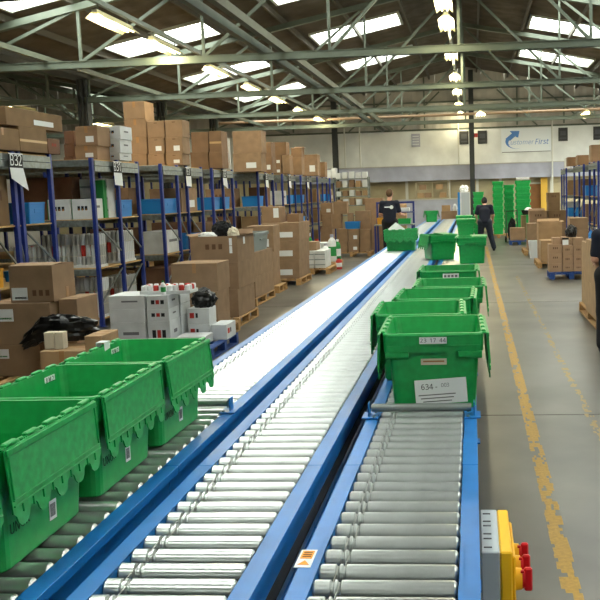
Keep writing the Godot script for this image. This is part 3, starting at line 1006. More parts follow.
# ---------------------------------------------------------------- cartons
func crt(x: float, y: float, zf: float, w: float, h: float, d: float, style: String, fl: String, label: String, group: String, turn := 0.0) -> Node3D:
	var nm := "white_carton" if style == "w" else ("cream_box" if style == "m" else "cardboard_box")
	var t := thing(nm, label, "box", Vector3(x, y, zf - d / 2), turn, group)
	var m: Material = M[style]
	var st := new_st()
	var opened := fl.contains("O")
	if opened:
		var quiet := fl.contains("Q")
		var k := 0.006
		box(st, Vector3(0, k / 2, 0), Vector3(w, k, d), 0.001)
		for s: float in [-1.0, 1.0]:
			box(st, Vector3(s * (w / 2 - k / 2), h / 2, 0), Vector3(k, h, d), 0.001)
			box(st, Vector3(0, h / 2, s * (d / 2 - k / 2)), Vector3(w - 2 * k, h, k), 0.001)
		part(t, "body", st, m)
		for s: float in ([] if quiet else [-1.0, 1.0]):
			st = new_st()
			var a := 0.15 if s > 0 else 0.5
			var fd := minf(d * 0.3, 0.07)
			box(st, Vector3(s * (w / 2 + cos(a) * fd / 2 - 0.004), h + sin(a) * fd / 2, 0), Vector3(fd, 0.004, d * 0.98), 0.001, Basis(Vector3(0, 0, 1), a * s))
			part(t, "flap", st, m)
		st = new_st()
		if quiet:
			for s: float in [-1.0, 1.0]:
				box(st, Vector3(0, h + 0.004 + 0.006 * s, s * d * 0.25), Vector3(w * 0.985, 0.004, d * 0.49), 0.001, Basis(Vector3(1, 0, 0), 0.06 * s))
		else:
			box(st, Vector3(0, h + 0.03, -d / 2 - 0.03), Vector3(w * 0.96, 0.004, 0.09), 0.001, Basis(Vector3(1, 0, 0), 0.8))
		part(t, "flap", st, m)
	else:
		box(st, Vector3(0, h / 2, 0), Vector3(w, h, d), 0.005)
		part(t, "body", st, m)
		# closing tape along the top
		if style != "w" and style != "m":
			boxpart(t, "tape", Vector3(0, h + 0.0004, 0), Vector3(w * 0.998, 0.0016, 0.048), M.tape)
	var onx := fl.contains("X")
	var fw := d if onx else w
	var mk := func(called: String, u: float, v: float, mw: float, mh: float, mm: Material) -> void:
		if onx: boxpart(t, called, Vector3(w / 2 + 0.0005, v, -u), Vector3(0.002, mh, mw), mm)
		else: boxpart(t, called, Vector3(u, v, d / 2 + 0.0005), Vector3(mw, mh, 0.002), mm)
	if fl.contains("T"):
		mk.call("tape", 0.0, h * 0.83, 0.05, h * 0.34, M.tape)
	if fl.contains("D"):
		mk.call("hand_hole", 0.0, h * 0.88, fw * 0.18, h * 0.05, M.print_brown)
	if fl.contains("W"):
		mk.call("tape", 0.0, h * 0.45, fw * 0.99, h * 0.1, M.pale_tape)
	if fl.contains("L"):
		mk.call("shipping_label", fw * 0.14, h * 0.34, fw * 0.36, h * 0.3, M.paper)
	if fl.contains("l"):
		mk.call("shipping_label", -fw * 0.22, h * 0.72, fw * 0.28, h * 0.3, M.paper)
		mk.call("label_print", -fw * 0.22, h * 0.64, fw * 0.22, h * 0.04, M.green_ink)
	if fl.contains("P"):
		for k in 3:
			mk.call("print", (k - 1) * fw * 0.14, h * 0.6, fw * 0.08, h * 0.2, M.print_red if style == "r" else M.print_brown)
	if fl.contains("Q"):
		mk.call("shipping_label", -fw * 0.28, h * 0.24, fw * 0.36, h * 0.34, M.paper)
		mk.call("label_print", -fw * 0.26, h * 0.13, fw * 0.26, h * 0.06, M.grey_ink)
		for k in 3:
			mk.call("handling_mark", fw * (0.06 + 0.15 * k), h * 0.26, fw * 0.09, h * 0.16, M.print_brown)
		boxpart(t, "tape", Vector3(w / 2 + 0.001, h * 0.2, -0.06), Vector3(0.002, h * 0.3, 0.06), M.tape)
	if fl.contains("S"):
		for k in 2:
			mk.call("paper_label", fw * (0.36 + 0.0 * k), h * (0.78 - 0.3 * k), fw * 0.06, h * 0.28, M.paper)
		boxpart(t, "paper_label", Vector3(w / 2 + 0.001, h * 0.78, 0.1), Vector3(0.002, h * 0.28, 0.1), M.paper)
	if fl.contains("R"):
		mk.call("paper_label", fw * 0.3, h * 0.62, fw * 0.3, h * 0.6, M.paper)
	if fl.contains("H"):
		for k in 3:
			mk.call("print", fw * (-0.18 + 0.17 * k), h * 0.55, fw * 0.12, h * 0.2, M.ink)
			mk.call("print_colour", fw * (-0.18 + 0.17 * k), h * 0.48, fw * 0.05, h * 0.1, M.orange_ink)
		boxpart(t, "print_side", Vector3(w / 2 + 0.001, h * 0.6, 0.0), Vector3(0.002, h * 0.12, d * 0.35), M.grey_ink)
	if fl.contains("B"):
		mk.call("print", fw * 0.08, h * 0.55, fw * 0.45, h * 0.12, M.grey_ink)
	if fl.contains("C"):
		var cols := [M.ink, M.red_ink, M.ink]
		for k in 3:
			mk.call("print", fw * (-0.22 + 0.22 * k), h * 0.5, fw * 0.16, h * 0.3, cols[k])
		boxpart(t, "print_side", Vector3(w / 2 + 0.001, h * 0.55, 0.0), Vector3(0.002, h * 0.14, d * 0.3), M.grey_ink)
	if fl.contains("c"):
		mk.call("print", -fw * 0.3, h * 0.55, fw * 0.2, h * 0.34, M.red_ink)
		mk.call("print", -fw * 0.08, h * 0.55, fw * 0.1, h * 0.3, M.ink)
	if fl.contains("h"):
		for k in 3:
			mk.call("film_band", 0.0, h * (0.2 + 0.3 * k), fw * 0.98, h * 0.05, M.grey_plastic)
	if fl.contains("Z"):
		mk.call("black_band", 0.0, h * 0.86, fw * 0.98, h * 0.22, M.ink)
		mk.call("shipping_label", 0.0, h * 0.4, fw * 0.9, h * 0.6, M.paper)
	return t

# ---------------------------------------------------------------- racks
const SHELVES := [0.12, 0.90, 1.65, 2.555]
func rack(label: String, x0: float, dirx: float, zs: Array, len: float) -> Node3D:
	# a rack row across the hall whose end frame stands at x0; zs are the post lines from near to far
	var zn: float = zs[0]
	var zf: float = zs[-1]
	var t := thing("storage_rack", label, "rack", Vector3(x0 + dirx * len / 2, 0, (zn + zf) / 2), 0.0, "left storage racks" if dirx < 0 else "right storage racks")
	var o := -t.position
	var nb := 2
	for z: float in zs:
		for b in nb + 1:
			var x := x0 + dirx * len * b / nb
			var st := new_st()
			box(st, o + Vector3(x, 1.286, z), Vector3(0.055, 2.572, 0.07), 0.004)
			box(st, o + Vector3(x, 0.004, z), Vector3(0.1, 0.008, 0.12))
			part(t, "upright", st, M.rack_blue)
	# shelf boards and beams
	for y: float in SHELVES:
		var bays := 1
		var st := new_st()
		box(st, o + Vector3(x0 + dirx * len / 2, y - 0.009, (zn + zf) / 2), Vector3(len - 0.01, 0.018, zn - zf - 0.075), 0.002)
		part(t, "shelf_board", st, M.chipboard)
		for z: float in [zn, zf]:
			boxpart(t, "shelf_beam", o + Vector3(x0 + dirx * len / 2, y - 0.06, z), Vector3(len, 0.10, 0.04), M.galv, 0.003)
	# end panels on the aisle side at the top, in two ribs
	for k in 2:
		boxpart(t, "end_panel", o + Vector3(x0 - dirx * 0.035, 2.475 - 0.085 * k + 0.02, (zn + zf) / 2), Vector3(0.012, 0.078, zn - zf - 0.07), M.galv, 0.003)
	# end braces
	for k in zs.size() - 1:
		for j in 2:
			var st := new_st()
			var a := Vector3(x0, 0.35 + 0.75 * j, zs[k] if j % 2 == 0 else zs[k + 1])
			var b := Vector3(x0, 0.85 + 0.75 * j, zs[k + 1] if j % 2 == 0 else zs[k])
			beam(st, o + a, o + b, 0.02, 0.02)
			part(t, "brace", st, M.galv)
	return t

func rack_sign(label: String, at: Vector3, s: String, paper_tilt: float) -> void:
	var t := thing("aisle_sign", label, "sign", at, PI / 2, "aisle number signs on the rack ends")
	boxpart(t, "plate", Vector3(0, 0.09, 0), Vector3(0.34, 0.18, 0.006), M.ink, 0.002)
	boxpart(t, "border", Vector3(0, 0.172, 0.004), Vector3(0.34, 0.014, 0.003), M.paper)
	lettering(t, "numerals", s, 0.13, Vector3(0, 0.09, 0.005), Vector3.ZERO, M.paper)
	var st := new_st()
	var c := paper_tilt
	extrude(st, PackedVector2Array([Vector2(-0.17, 0.0), Vector2(0.15, 0.0), Vector2(0.16 + c * 0.09, -0.2 - c * 0.08), Vector2(0.06, -0.2 - c * 0.01), Vector2(-0.15, -0.2 + c * 0.07)]), 0.003, Transform3D(Basis(), Vector3(0, 0, 0.008)))
	part(t, "paper_sheet", st, M.paper)

var rows := [[-10.05, -10.65, -10.8, -11.63], [-12.97, -13.92, -14.78], [-15.94, -16.82, -17.4, -18.37], [-19.15, -19.98, -20.79], [-23.33, -24.25, -25.12], [-26.4, -27.35, -28.3], [-29.31, -30.33, -31.16], [-32.49, -33.59, -34.57], [-35.39, -36.43]]
func build_racks() -> void:
	var ord := ["nearest blue and grey rack at the left picture edge", "second blue rack, carrying the three white cartons", "third blue rack, carrying the tall four-high carton stack", "fourth blue rack, carrying the two-by-two carton block", "fifth blue rack, carrying the two wide cartons", "sixth blue rack from the left edge", "seventh blue rack, under the open-topped carton", "eighth blue rack, under the last small brown carton", "farthest blue rack next to the grey shelf unit"]
	for k in rows.size():
		rack(ord[k], -5.7, -1.0, rows[k], 4.4)
	var so := ["aisle sign B32 with drooping paper on the nearest rack", "aisle sign with white paper on the second rack", "aisle sign with small paper on the third rack", "aisle sign with tilted paper on the fourth rack", "aisle sign on the fifth rack", "aisle sign on the sixth rack", "aisle sign on the seventh rack"]
	var sn := ["B32", "B31", "B30", "B29", "B28", "B27", "B26"]
	var sz := [-10.6, -13.75, -17.28, -19.89, -24.05, -27.14, -30.16]
	for k in 7:
		rack_sign(so[k], Vector3(-5.62, 2.36, sz[k]), sn[k] if k < 2 else "B3", [1.0, 0.1, 0.1, 0.6, 0.2, 0.3, 0.5][k])
	var rr := [[-23.2, -24.0, -24.9], [-26.2, -27.3, -28.6], [-31.0, -31.8, -32.6]]
	var ro := ["nearest blue rack at the right picture edge", "middle blue rack on the right with the two brown cartons", "farthest blue rack on the right by the wall pipe"]
	for k in 3:
		rack(ro[k], 3.25, 1.0, rr[k], 4.4)

# ---------------------------------------------------------------- pallets
func pallet(label: String, x: float, z: float, w: float, d: float, m: Material, group := "pallets") -> void:
	var t := thing("pallet", label, "pallet", Vector3(x, 0, z), 0.0, group)
	for k in 3:
		var px := (k - 1) * (w / 2 - 0.05)
		boxpart(t, "bottom_board", Vector3(px, 0.01, 0), Vector3(0.1, 0.02, d), m, 0.002)
		for j in 3:
			boxpart(t, "block", Vector3(px, 0.06, (j - 1) * (d / 2 - 0.05)), Vector3(0.1, 0.08, 0.1), m, 0.003)
	for j in 3:
		boxpart(t, "stringer", Vector3(0, 0.11, (j - 1) * (d / 2 - 0.05)), Vector3(w, 0.018, 0.1), m, 0.002)
	var n := 7
	for k in n:
		boxpart(t, "deck_board", Vector3(lerpf(-w / 2 + 0.05, w / 2 - 0.05, k / (n - 1.0)), 0.131, 0), Vector3(0.095, 0.02, d), m, 0.002)

func build_pallets() -> void:
	var m: Material = M.wood
	pallet("wooden pallet under the open carton at left front", -4.35, -8.74, 1.3, 1.2, m)
	pallet("small wooden pallet under the pale cartons by the totes", -3.85, -7.75, 0.0 + 0.85, 0.6, m)
	pallet("blue pallet under the white cartons", -3.82, -10.7, 1.4, 1.2, M.pallet_blue)
	pallet("wooden pallet under the wide plain carton", -3.82, -12.05, 0.85, 0.75, m)
	pallet("wooden pallet under the rubbish-topped carton stack", -3.95, -13.27, 0.95, 1.2, m)
	pallet("wooden pallet under the grey crate's cartons", -4.32, -15.83, 1.02, 1.5, m)
	pallet("wooden pallet hidden behind the grey crate stack", -4.25, -17.5, 0.8, 0.8, m)
	pallet("wooden pallet under the three labelled cartons", -4.2, -19.2, 1.0, 1.3, m)
	pallet("wooden pallet under the shrink-wrapped white trays", -3.9, -21.6, 0.85, 1.1, m)
	pallet("wooden pallet under the white tubs and jerrycans", -4.0, -23.2, 0.9, 1.2, m)
	pallet("wooden pallet under the far labelled cartons", -3.72, -27.15, 1.2, 0.9, m)
	pallet("wooden pallet under the far block's left end", -4.72, -28.0, 0.8, 0.8, m)
	pallet("wooden pallet under the tall cartons at the right edge", 2.13, -12.8, 1.0, 2.0, m)
	pallet("blue pallet under the small cartons on the right", 2.05, -19.0, 0.9, 0.75, M.pallet_blue)
	pallet("wooden pallet behind the blue pallet on the right", 2.4, -20.1, 0.8, 0.7, m)
	pallet("wooden pallet under the pale upright carton on the right", 1.95, -22.05, 0.8, 1.4, m)
	pallet("wooden pallet under the carton with the raised flap", 1.95, -26.3, 0.95, 1.6, m)
	pallet("wooden pallet under the dark square cartons, far right", 2.81, -26.9, 0.74, 0.7, m)
	pallet("small blue pallet near the black trolley", 1.6, -30.9, 0.7, 0.7, M.pallet_blue)
	pallet("wooden pallet behind the small blue pallet", 2.2, -31.9, 0.5, 0.6, m)
	pallet("wooden pallet beneath the tote stacks at the wall", 1.02, -35.6, 0.8, 1.1, m)
	pallet("wooden pallet beneath the right-hand tote stack", 1.95, -35.6, 0.95, 1.1, m)

func build_cartons() -> void:

	# cartons on the tops of the left racks
	crt(-5.91, 2.575, -10.029, 0.5, 0.268, 0.782, "k", "TX", "dark brown carton at the left edge on top of nearest left rack", "cartons on top of the left racks")
	crt(-5.91, 2.575, -10.819, 0.5, 0.314, 0.724, "k", "WX", "brown carton with a wide pale tape band on top of nearest left rack", "cartons on top of the left racks")
	crt(-5.91, 2.575, -11.565, 0.5, 0.204, 0.343, "r", "PX", "reddish printed carton at the aisle corner of the nearest rack top", "cartons on top of the left racks")
	crt(-5.905, 2.89, -10.566, 0.45, 0.224, 1.503, "k", "LX", "long brown carton lying on the others at the nearest rack top", "cartons on top of the left racks")
	crt(-6.476, 2.575, -13.9, 0.167, 0.067, 0.4, "r", "", "lowest reddish carton beside the two labelled cartons, second rack top", "cartons on top of the left racks")
	crt(-6.46, 2.643, -13.9, 0.167, 0.205, 0.4, "r", "", "middle reddish carton beside the two labelled cartons, second rack top", "cartons on top of the left racks")
	crt(-6.444, 2.85, -13.9, 0.166, 0.205, 0.4, "r", "", "topmost reddish carton beside the two labelled cartons, second rack top", "cartons on top of the left racks")
	crt(-6.046, 2.575, -13.6, 0.358, 0.213, 0.5, "b", "TL", "lower of two white-labelled cartons left of the white cartons", "cartons on top of the left racks")
	crt(-6.023, 2.789, -13.6, 0.357, 0.308, 0.5, "b", "TL", "upper of two white-labelled cartons left of the white cartons", "cartons on top of the left racks")
	crt(-5.885, 2.575, -14.1, 0.361, 0.119, 0.5, "w", "H", "bottom white carton of the stack of three on the rack", "cartons on top of the left racks")
	crt(-5.874, 2.695, -14.1, 0.369, 0.216, 0.5, "w", "H", "middle white carton of the stack of three on the rack", "cartons on top of the left racks")
	crt(-5.858, 2.912, -14.1, 0.368, 0.215, 0.5, "w", "H", "top white carton of the stack of three on the rack", "cartons on top of the left racks")
	crt(-6.521, 2.575, -17, 0.353, 0.24, 0.5, "b", "", "lowest carton of the tall four-high stack on the rack", "cartons on top of the left racks")
	crt(-6.499, 2.816, -17, 0.352, 0.327, 0.5, "b", "T", "second carton up in the tall four-high rack-top stack", "cartons on top of the left racks")
	crt(-6.531, 3.144, -17, 0.441, 0.346, 0.5, "b", "T", "third carton up in the tall four-high rack-top stack", "cartons on top of the left racks")
	crt(-6.533, 3.491, -17, 0.43, 0.334, 0.5, "b", "T", "topmost carton of the tall four-high stack on the rack", "cartons on top of the left racks")
	crt(-6.154, 2.575, -17, 0.321, 0.228, 0.45, "b", "D", "bottom carton of the middle column right of the tall stack", "cartons on top of the left racks")
	crt(-6.134, 2.804, -17, 0.321, 0.307, 0.45, "b", "DL", "middle carton with white label, column right of the tall stack", "cartons on top of the left racks")
	crt(-6.123, 3.112, -17, 0.34, 0.325, 0.45, "b", "D", "top carton of the middle column right of the tall stack", "cartons on top of the left racks")
	crt(-5.788, 2.575, -17, 0.33, 0.216, 0.45, "b", "DL", "bottom labelled carton of the column at that rack's aisle edge", "cartons on top of the left racks")
	crt(-5.773, 2.792, -17, 0.339, 0.326, 0.45, "b", "DL", "middle labelled carton of the column at that rack's aisle edge", "cartons on top of the left racks")
	crt(-5.762, 3.119, -17, 0.339, 0.324, 0.45, "b", "D", "top plain carton of the column at that rack's aisle edge", "cartons on top of the left racks")
	crt(-6.095, 2.575, -19.6, 0.402, 0.374, 0.5, "c", "", "lower left carton of the two-by-two block on the fourth rack", "cartons on top of the left racks")
	crt(-6.063, 2.95, -19.6, 0.389, 0.44, 0.5, "c", "", "upper left carton of the two-by-two block on the fourth rack", "cartons on top of the left racks")
	crt(-5.722, 2.575, -19.6, 0.298, 0.362, 0.5, "c", "", "lower right carton of the two-by-two block on the fourth rack", "cartons on top of the left racks")
	crt(-5.708, 2.938, -19.6, 0.274, 0.462, 0.5, "c", "W", "upper right taped carton of the two-by-two block on the fourth rack", "cartons on top of the left racks")
	crt(-5.873, 2.575, -23, 0.748, 0.485, 0.55, "b", "L", "lower of two wide cartons on the fifth rack, label at left", "cartons on top of the left racks")
	crt(-5.85, 3.061, -23, 0.759, 0.567, 0.55, "b", "", "upper of two wide cartons on the fifth rack", "cartons on top of the left racks")
	crt(-5.669, 2.575, -24.4, 0.283, 0.425, 0.5, "c", "L", "lower narrow carton right of the two wide rack-top cartons", "cartons on top of the left racks")
	crt(-5.67, 3.001, -24.4, 0.268, 0.41, 0.5, "c", "", "upper narrow carton right of the two wide rack-top cartons", "cartons on top of the left racks")
	crt(-5.877, 2.575, -26.6, 0.262, 0.273, 0.5, "c", "L", "bottom left carton of the sixth rack's top load", "cartons on top of the left racks")
	crt(-5.878, 2.849, -26.6, 0.292, 0.299, 0.5, "c", "L", "labelled middle carton of the sixth rack's top load", "cartons on top of the left racks")
	crt(-5.79, 3.149, -26.6, 0.429, 0.384, 0.5, "c", "", "wide upper carton crowning the sixth rack's top load", "cartons on top of the left racks")
	crt(-5.601, 2.575, -26.6, 0.23, 0.564, 0.5, "b", "", "slim tall carton at the aisle side of the sixth rack top", "cartons on top of the left racks")
	crt(-5.576, 2.575, -28, 0.371, 0.554, 0.5, "b", "", "upright carton under the open-topped one, seventh rack load", "cartons on top of the left racks")
	crt(-5.547, 3.13, -28, 0.338, 0.281, 0.5, "c", "O", "small open-topped carton with a raised flap on rack load", "cartons on top of the left racks")
	crt(-5.561, 2.575, -30.4, 0.541, 0.727, 0.5, "b", "L", "big square labelled carton on the far rack tops", "cartons on top of the left racks")
	crt(-5.618, 2.575, -33.2, 0.228, 0.56, 0.5, "c", "", "last small brown carton at the far end of rack tops", "cartons on top of the left racks")
	crt(-5.735, 2.575, -35.5, 0.163, 0.316, 0.4, "w", "", "left of two small white cartons on the farthest rack", "cartons on top of the left racks")
	crt(-5.539, 2.575, -35.5, 0.183, 0.39, 0.4, "w", "", "right of two small white cartons on the farthest rack", "cartons on top of the left racks")

	# loose cartons stacked on the floor at the left
	crt(-4.755, 0.145, -8.6, 0.58, 0.329, 0.55, "b", "l", "bottom labelled carton at the left edge in front of racks", "cartons stacked on the floor at left front")
	crt(-4.665, 0.475, -8.6, 0.683, 0.429, 0.55, "b", "l", "wide labelled carton below the open one at the left edge", "cartons stacked on the floor at left front")
	crt(-4.529, 0.905, -8.65, 0.464, 0.377, 0.5, "b", "OQ", "open-topped carton with white label and handling marks, left front stack", "cartons stacked on the floor at left front")
	crt(-4.232, 0.145, -8.75, 0.2, 0.421, 0.5, "b", "", "bottom carton behind the black bag beside the labelled stack", "cartons stacked on the floor at left front")
	crt(-4.204, 0.567, -8.75, 0.199, 0.356, 0.5, "b", "", "square carton beside the open one, above the black bag", "cartons stacked on the floor at left front")
	crt(-3.943, 0.145, -8, 0.431, 0.364, 0.45, "p", "T", "low pale carton under the small cream boxes and black bag", "cartons stacked on the floor at left front")
	crt(-3.62, 0.145, -8, 0.172, 0.504, 0.4, "p", "", "small pale carton at the right end by the green totes", "cartons stacked on the floor at left front")
	crt(-4.107, 0.51, -8.1, 0.1, 0.164, 0.1, "m", "", "left of two small cream boxes by the black bag", "cartons stacked on the floor at left front")
	crt(-4.008, 0.51, -8.1, 0.083, 0.164, 0.1, "m", "", "right of two small cream boxes by the black bag", "cartons stacked on the floor at left front")

	# white cartons of bottles on the blue pallet
	crt(-4.191, 0.145, -10.25, 0.437, 0.306, 0.5, "w", "B", "bottom left white carton of the blue pallet stack", "white cartons on the blue pallet")
	crt(-4.189, 0.452, -10.25, 0.442, 0.164, 0.5, "w", "", "middle left white carton of the blue pallet stack", "white cartons on the blue pallet")
	crt(-4.187, 0.617, -10.25, 0.448, 0.16, 0.5, "w", "B", "top left white carton of the blue pallet stack", "white cartons on the blue pallet")
	crt(-3.806, 0.145, -10.25, 0.279, 0.317, 0.38, "w", "C", "bottom front white carton with square colour marks, blue pallet", "white cartons on the blue pallet")
	crt(-3.806, 0.463, -10.25, 0.273, 0.145, 0.38, "w", "C", "middle front white carton with square colour marks, blue pallet", "white cartons on the blue pallet")
	crt(-3.805, 0.609, -10.25, 0.266, 0.164, 0.38, "w", "C", "top front white carton with square colour marks, blue pallet", "white cartons on the blue pallet")
	crt(-3.799, 0.145, -10.65, 0.279, 0.317, 0.38, "w", "", "bottom rear white carton behind the colour-marked ones, blue pallet", "white cartons on the blue pallet")
	crt(-3.799, 0.463, -10.65, 0.279, 0.145, 0.38, "w", "", "middle rear white carton behind the colour-marked ones, blue pallet", "white cartons on the blue pallet")
	crt(-3.799, 0.61, -10.65, 0.279, 0.163, 0.38, "w", "", "top rear white carton behind the colour-marked ones, blue pallet", "white cartons on the blue pallet")
	crt(-3.46, 0.145, -10.72, 0.28, 0.2, 0.3, "w", "c", "lower small white carton with red mark under the black bin liner", "white cartons on the blue pallet")
	crt(-3.46, 0.347, -10.72, 0.28, 0.198, 0.3, "w", "c", "upper small white carton with red mark under the black bin liner", "white cartons on the blue pallet")

	# big cartons on the first wooden pallet
	crt(-3.83, 0.145, -11.72, 0.646, 0.501, 0.6, "b", "", "plain carton under the wide one beside the white cartons", "big cartons on wooden pallets at left")
	crt(-3.807, 0.647, -11.72, 0.643, 0.39, 0.6, "b", "T", "wide plain carton standing next to the white cartons' pallet", "big cartons on wooden pallets at left")
	crt(-3.86, 0.145, -12.75, 0.73, 0.42, 1, "b", "", "bottom big carton of the stack with rubbish on top", "big cartons on wooden pallets at left")
	crt(-3.837, 0.566, -12.75, 0.727, 0.401, 1, "b", "", "middle big carton of the stack with rubbish on top", "big cartons on wooden pallets at left")
	crt(-3.823, 0.968, -12.75, 0.709, 0.384, 1, "b", "OSP", "open top carton filled with rubbish, white slips on corner", "big cartons on wooden pallets at left")
	crt(-4.32, 0.145, -15.1, 1, 0.375, 1.45, "b", "", "lower carton under the grey plastic crate on pallet", "big cartons on wooden pallets at left")
	crt(-4.32, 0.521, -15.1, 1, 0.424, 1.45, "b", "", "upper carton carrying the grey plastic crate on pallet", "big cartons on wooden pallets at left")
	grey_crate(Vector3(-4.125, 0.946, -15.8))
	crt(-4.24, 0.145, -17.2, 0.546, 0.678, 0.6, "b", "", "carton hidden low behind the stack with the grey crate", "big cartons on wooden pallets at left")
	crt(-4.204, 0.824, -17.2, 0.524, 0.514, 0.6, "b", "L", "labelled carton seen just above the grey plastic crate", "big cartons on wooden pallets at left")
	crt(-4.135, 0.145, -18.6, 0.807, 0.405, 1.2, "b", "L", "bottom labelled carton of the three-high tall pallet stack", "big cartons on wooden pallets at left")
	crt(-4.116, 0.551, -18.6, 0.805, 0.407, 1.2, "b", "L", "middle labelled carton of the three-high tall pallet stack", "big cartons on wooden pallets at left")
	crt(-4.098, 0.959, -18.6, 0.803, 0.383, 1.2, "b", "L", "upper labelled carton of the three-high tall pallet stack", "big cartons on wooden pallets at left")
	crt(-4.341, 1.343, -18.8, 0.384, 0.343, 0.6, "b", "R", "carton with a white sheet on its corner, highest of pallet stacks", "big cartons on wooden pallets at left")
	crt(-3.896, 1.343, -19, 0.265, 0.174, 0.5, "c", "", "small carton on the right of the tall pallet stack top", "big cartons on wooden pallets at left")

	# mixed goods on the far left pallets
	crt(-3.992, 0.145, -21.1, 0.27, 0.419, 0.9, "w", "h", "shrink-wrapped white tray stack on the small wooden pallet, left half", "white tubs and trays on the far left pallet")
	crt(-3.716, 0.145, -21.1, 0.26, 0.419, 0.9, "w", "h", "shrink-wrapped white tray stack on the small wooden pallet, right half", "white tubs and trays on the far left pallet")
	crt(-3.938, 0.565, -21.3, 0.235, 0.209, 0.5, "b", "", "small carton on the shrink-wrapped white trays", "cartons on the far left pallets")
	crt(-4.006, 0.145, -26.8, 0.325, 0.325, 0.6, "b", "", "bottom left carton of the far block below the blue box", "cartons on the far left pallets")
	crt(-3.991, 0.471, -26.8, 0.325, 0.382, 0.6, "b", "", "second-row left carton of the far block below the blue box", "cartons on the far left pallets")
	crt(-4.205, 0.854, -27.15, 0.282, 0.453, 0.4, "b", "", "third-row left carton beside the blue box", "cartons on the far left pallets")
	crt(-4.073, 1.308, -27.15, 0.421, 0.38, 0.4, "b", "", "topmost right carton of the far block by the shelf unit", "cartons on the far left pallets")
	crt(-3.653, 0.145, -26.8, 0.331, 0.316, 0.6, "b", "L", "bottom labelled carton of the far block below the blue box", "cartons on the far left pallets")
	crt(-3.639, 0.462, -26.8, 0.33, 0.381, 0.6, "b", "L", "upper labelled carton of the far block below the blue box", "cartons on the far left pallets")
	crt(-3.778, 0.844, -27.15, 0.165, 0.482, 0.25, "b", "", "small carton behind the blue box in the far block", "cartons on the far left pallets")
	crt(-3.324, 0.145, -26.9, 0.316, 0.133, 0.6, "b", "", "bottom right carton of the far block by the grey post", "cartons on the far left pallets")
	crt(-3.305, 0.279, -26.9, 0.315, 0.536, 0.6, "b", "", "second right carton of the far block by the grey post", "cartons on the far left pallets")
	crt(-3.397, 0.816, -27.2, 0.468, 0.56, 0.35, "b", "", "wide upper right carton of the far block by the grey post", "cartons on the far left pallets")
	crt(-4.643, 0.145, -27.7, 0.353, 0.336, 0.6, "b", "", "base carton at the far block's left end behind the tubs", "cartons on the far left pallets")
	crt(-4.627, 0.482, -27.7, 0.353, 0.395, 0.6, "b", "", "second carton at the far block's left end behind the tubs", "cartons on the far left pallets")
	crt(-4.603, 0.878, -27.7, 0.304, 0.409, 0.6, "b", "", "third carton at the far block's left end below the label", "cartons on the far left pallets")
	crt(-4.588, 1.288, -27.7, 0.367, 0.361, 0.6, "b", "L", "labelled top carton at the far block's left end", "cartons on the far left pallets")

	# pallet loads on the right
	crt(2.11, 0.145, -11.85, 0.98, 0.438, 1, "p", "", "lower tall carton of the near right pallet beside the cut-off person", "cartons on the right side pallets")
	crt(2.11, 0.584, -11.85, 0.98, 0.594, 1, "p", "T", "upper tall carton of the near right pallet beside the cut-off person", "cartons on the right side pallets")
	crt(2.035, 0.145, -12.92, 0.73, 0.948, 0.85, "p", "", "tall pale carton behind the near right stack, by the small cartons", "cartons on the right side pallets")
	crt(1.728, 0.145, -18.75, 0.271, 0.185, 0.4, "s", "P", "bottom left small carton of the blue pallet's three-by-three front", "cartons on the right side pallets")
	crt(1.728, 0.331, -18.75, 0.271, 0.2, 0.4, "s", "P", "middle left small carton of the blue pallet's three-by-three front", "cartons on the right side pallets")
	crt(1.728, 0.532, -18.75, 0.271, 0.2, 0.4, "s", "P", "top left small carton of the blue pallet's three-by-three front", "cartons on the right side pallets")
	crt(1.982, 0.145, -18.77, 0.221, 0.147, 0.4, "s", "P", "bottom centre small carton of the blue pallet's three-by-three front", "cartons on the right side pallets")
	crt(1.982, 0.293, -18.77, 0.221, 0.2, 0.4, "s", "P", "middle centre small carton of the blue pallet's three-by-three front", "cartons on the right side pallets")
	crt(1.982, 0.494, -18.77, 0.221, 0.199, 0.4, "s", "P", "top centre small carton of the blue pallet's three-by-three front", "cartons on the right side pallets")
	crt(2.211, 0.145, -18.79, 0.22, 0.141, 0.4, "s", "P", "bottom right small carton of the blue pallet's three-by-three front", "cartons on the right side pallets")
	crt(2.211, 0.287, -18.79, 0.22, 0.2, 0.4, "s", "P", "middle right small carton of the blue pallet's three-by-three front", "cartons on the right side pallets")
	crt(2.211, 0.488, -18.79, 0.22, 0.199, 0.4, "s", "P", "top right small carton of the blue pallet's three-by-three front", "cartons on the right side pallets")
	crt(1.762, 0.733, -18.8, 0.167, 0.132, 0.35, "s", "", "small carton on top left of the blue pallet load", "cartons on the right side pallets")
	crt(1.943, 0.694, -18.8, 0.137, 0.176, 0.35, "s", "Z", "black-banded white-labelled carton on the blue pallet load", "cartons on the right side pallets")
	crt(2.213, 0.688, -18.8, 0.22, 0.165, 0.4, "s", "", "top right small carton of the blue pallet load", "cartons on the right side pallets")
	crt(2.343, 0.145, -19.8, 0.57, 0.626, 0.6, "b", "", "hidden broad carton behind the blue pallet's small cartons", "cartons on the right side pallets")
	crt(2.355, 0.772, -19.8, 0.372, 0.198, 0.6, "b", "", "middle carton behind the black bag on the blue pallet", "cartons on the right side pallets")
	crt(2.346, 0.971, -19.8, 0.393, 0.264, 0.6, "b", "", "highest carton behind the black bag on the blue pallet", "cartons on the right side pallets")
	crt(1.772, 0.145, -21.4, 0.286, 0.516, 0.6, "p", "", "upright pale carton on wooden pallet left of the blue pallet", "cartons on the right side pallets")
	crt(1.916, 0.145, -22.1, 0.565, 0.485, 0.6, "b", "", "broad base carton under the big flat-faced open one, right", "cartons on the right side pallets")
	crt(1.914, 0.631, -22.1, 0.576, 0.445, 0.6, "p", "O", "big flat-faced open carton above the upright pale one", "cartons on the right side pallets")
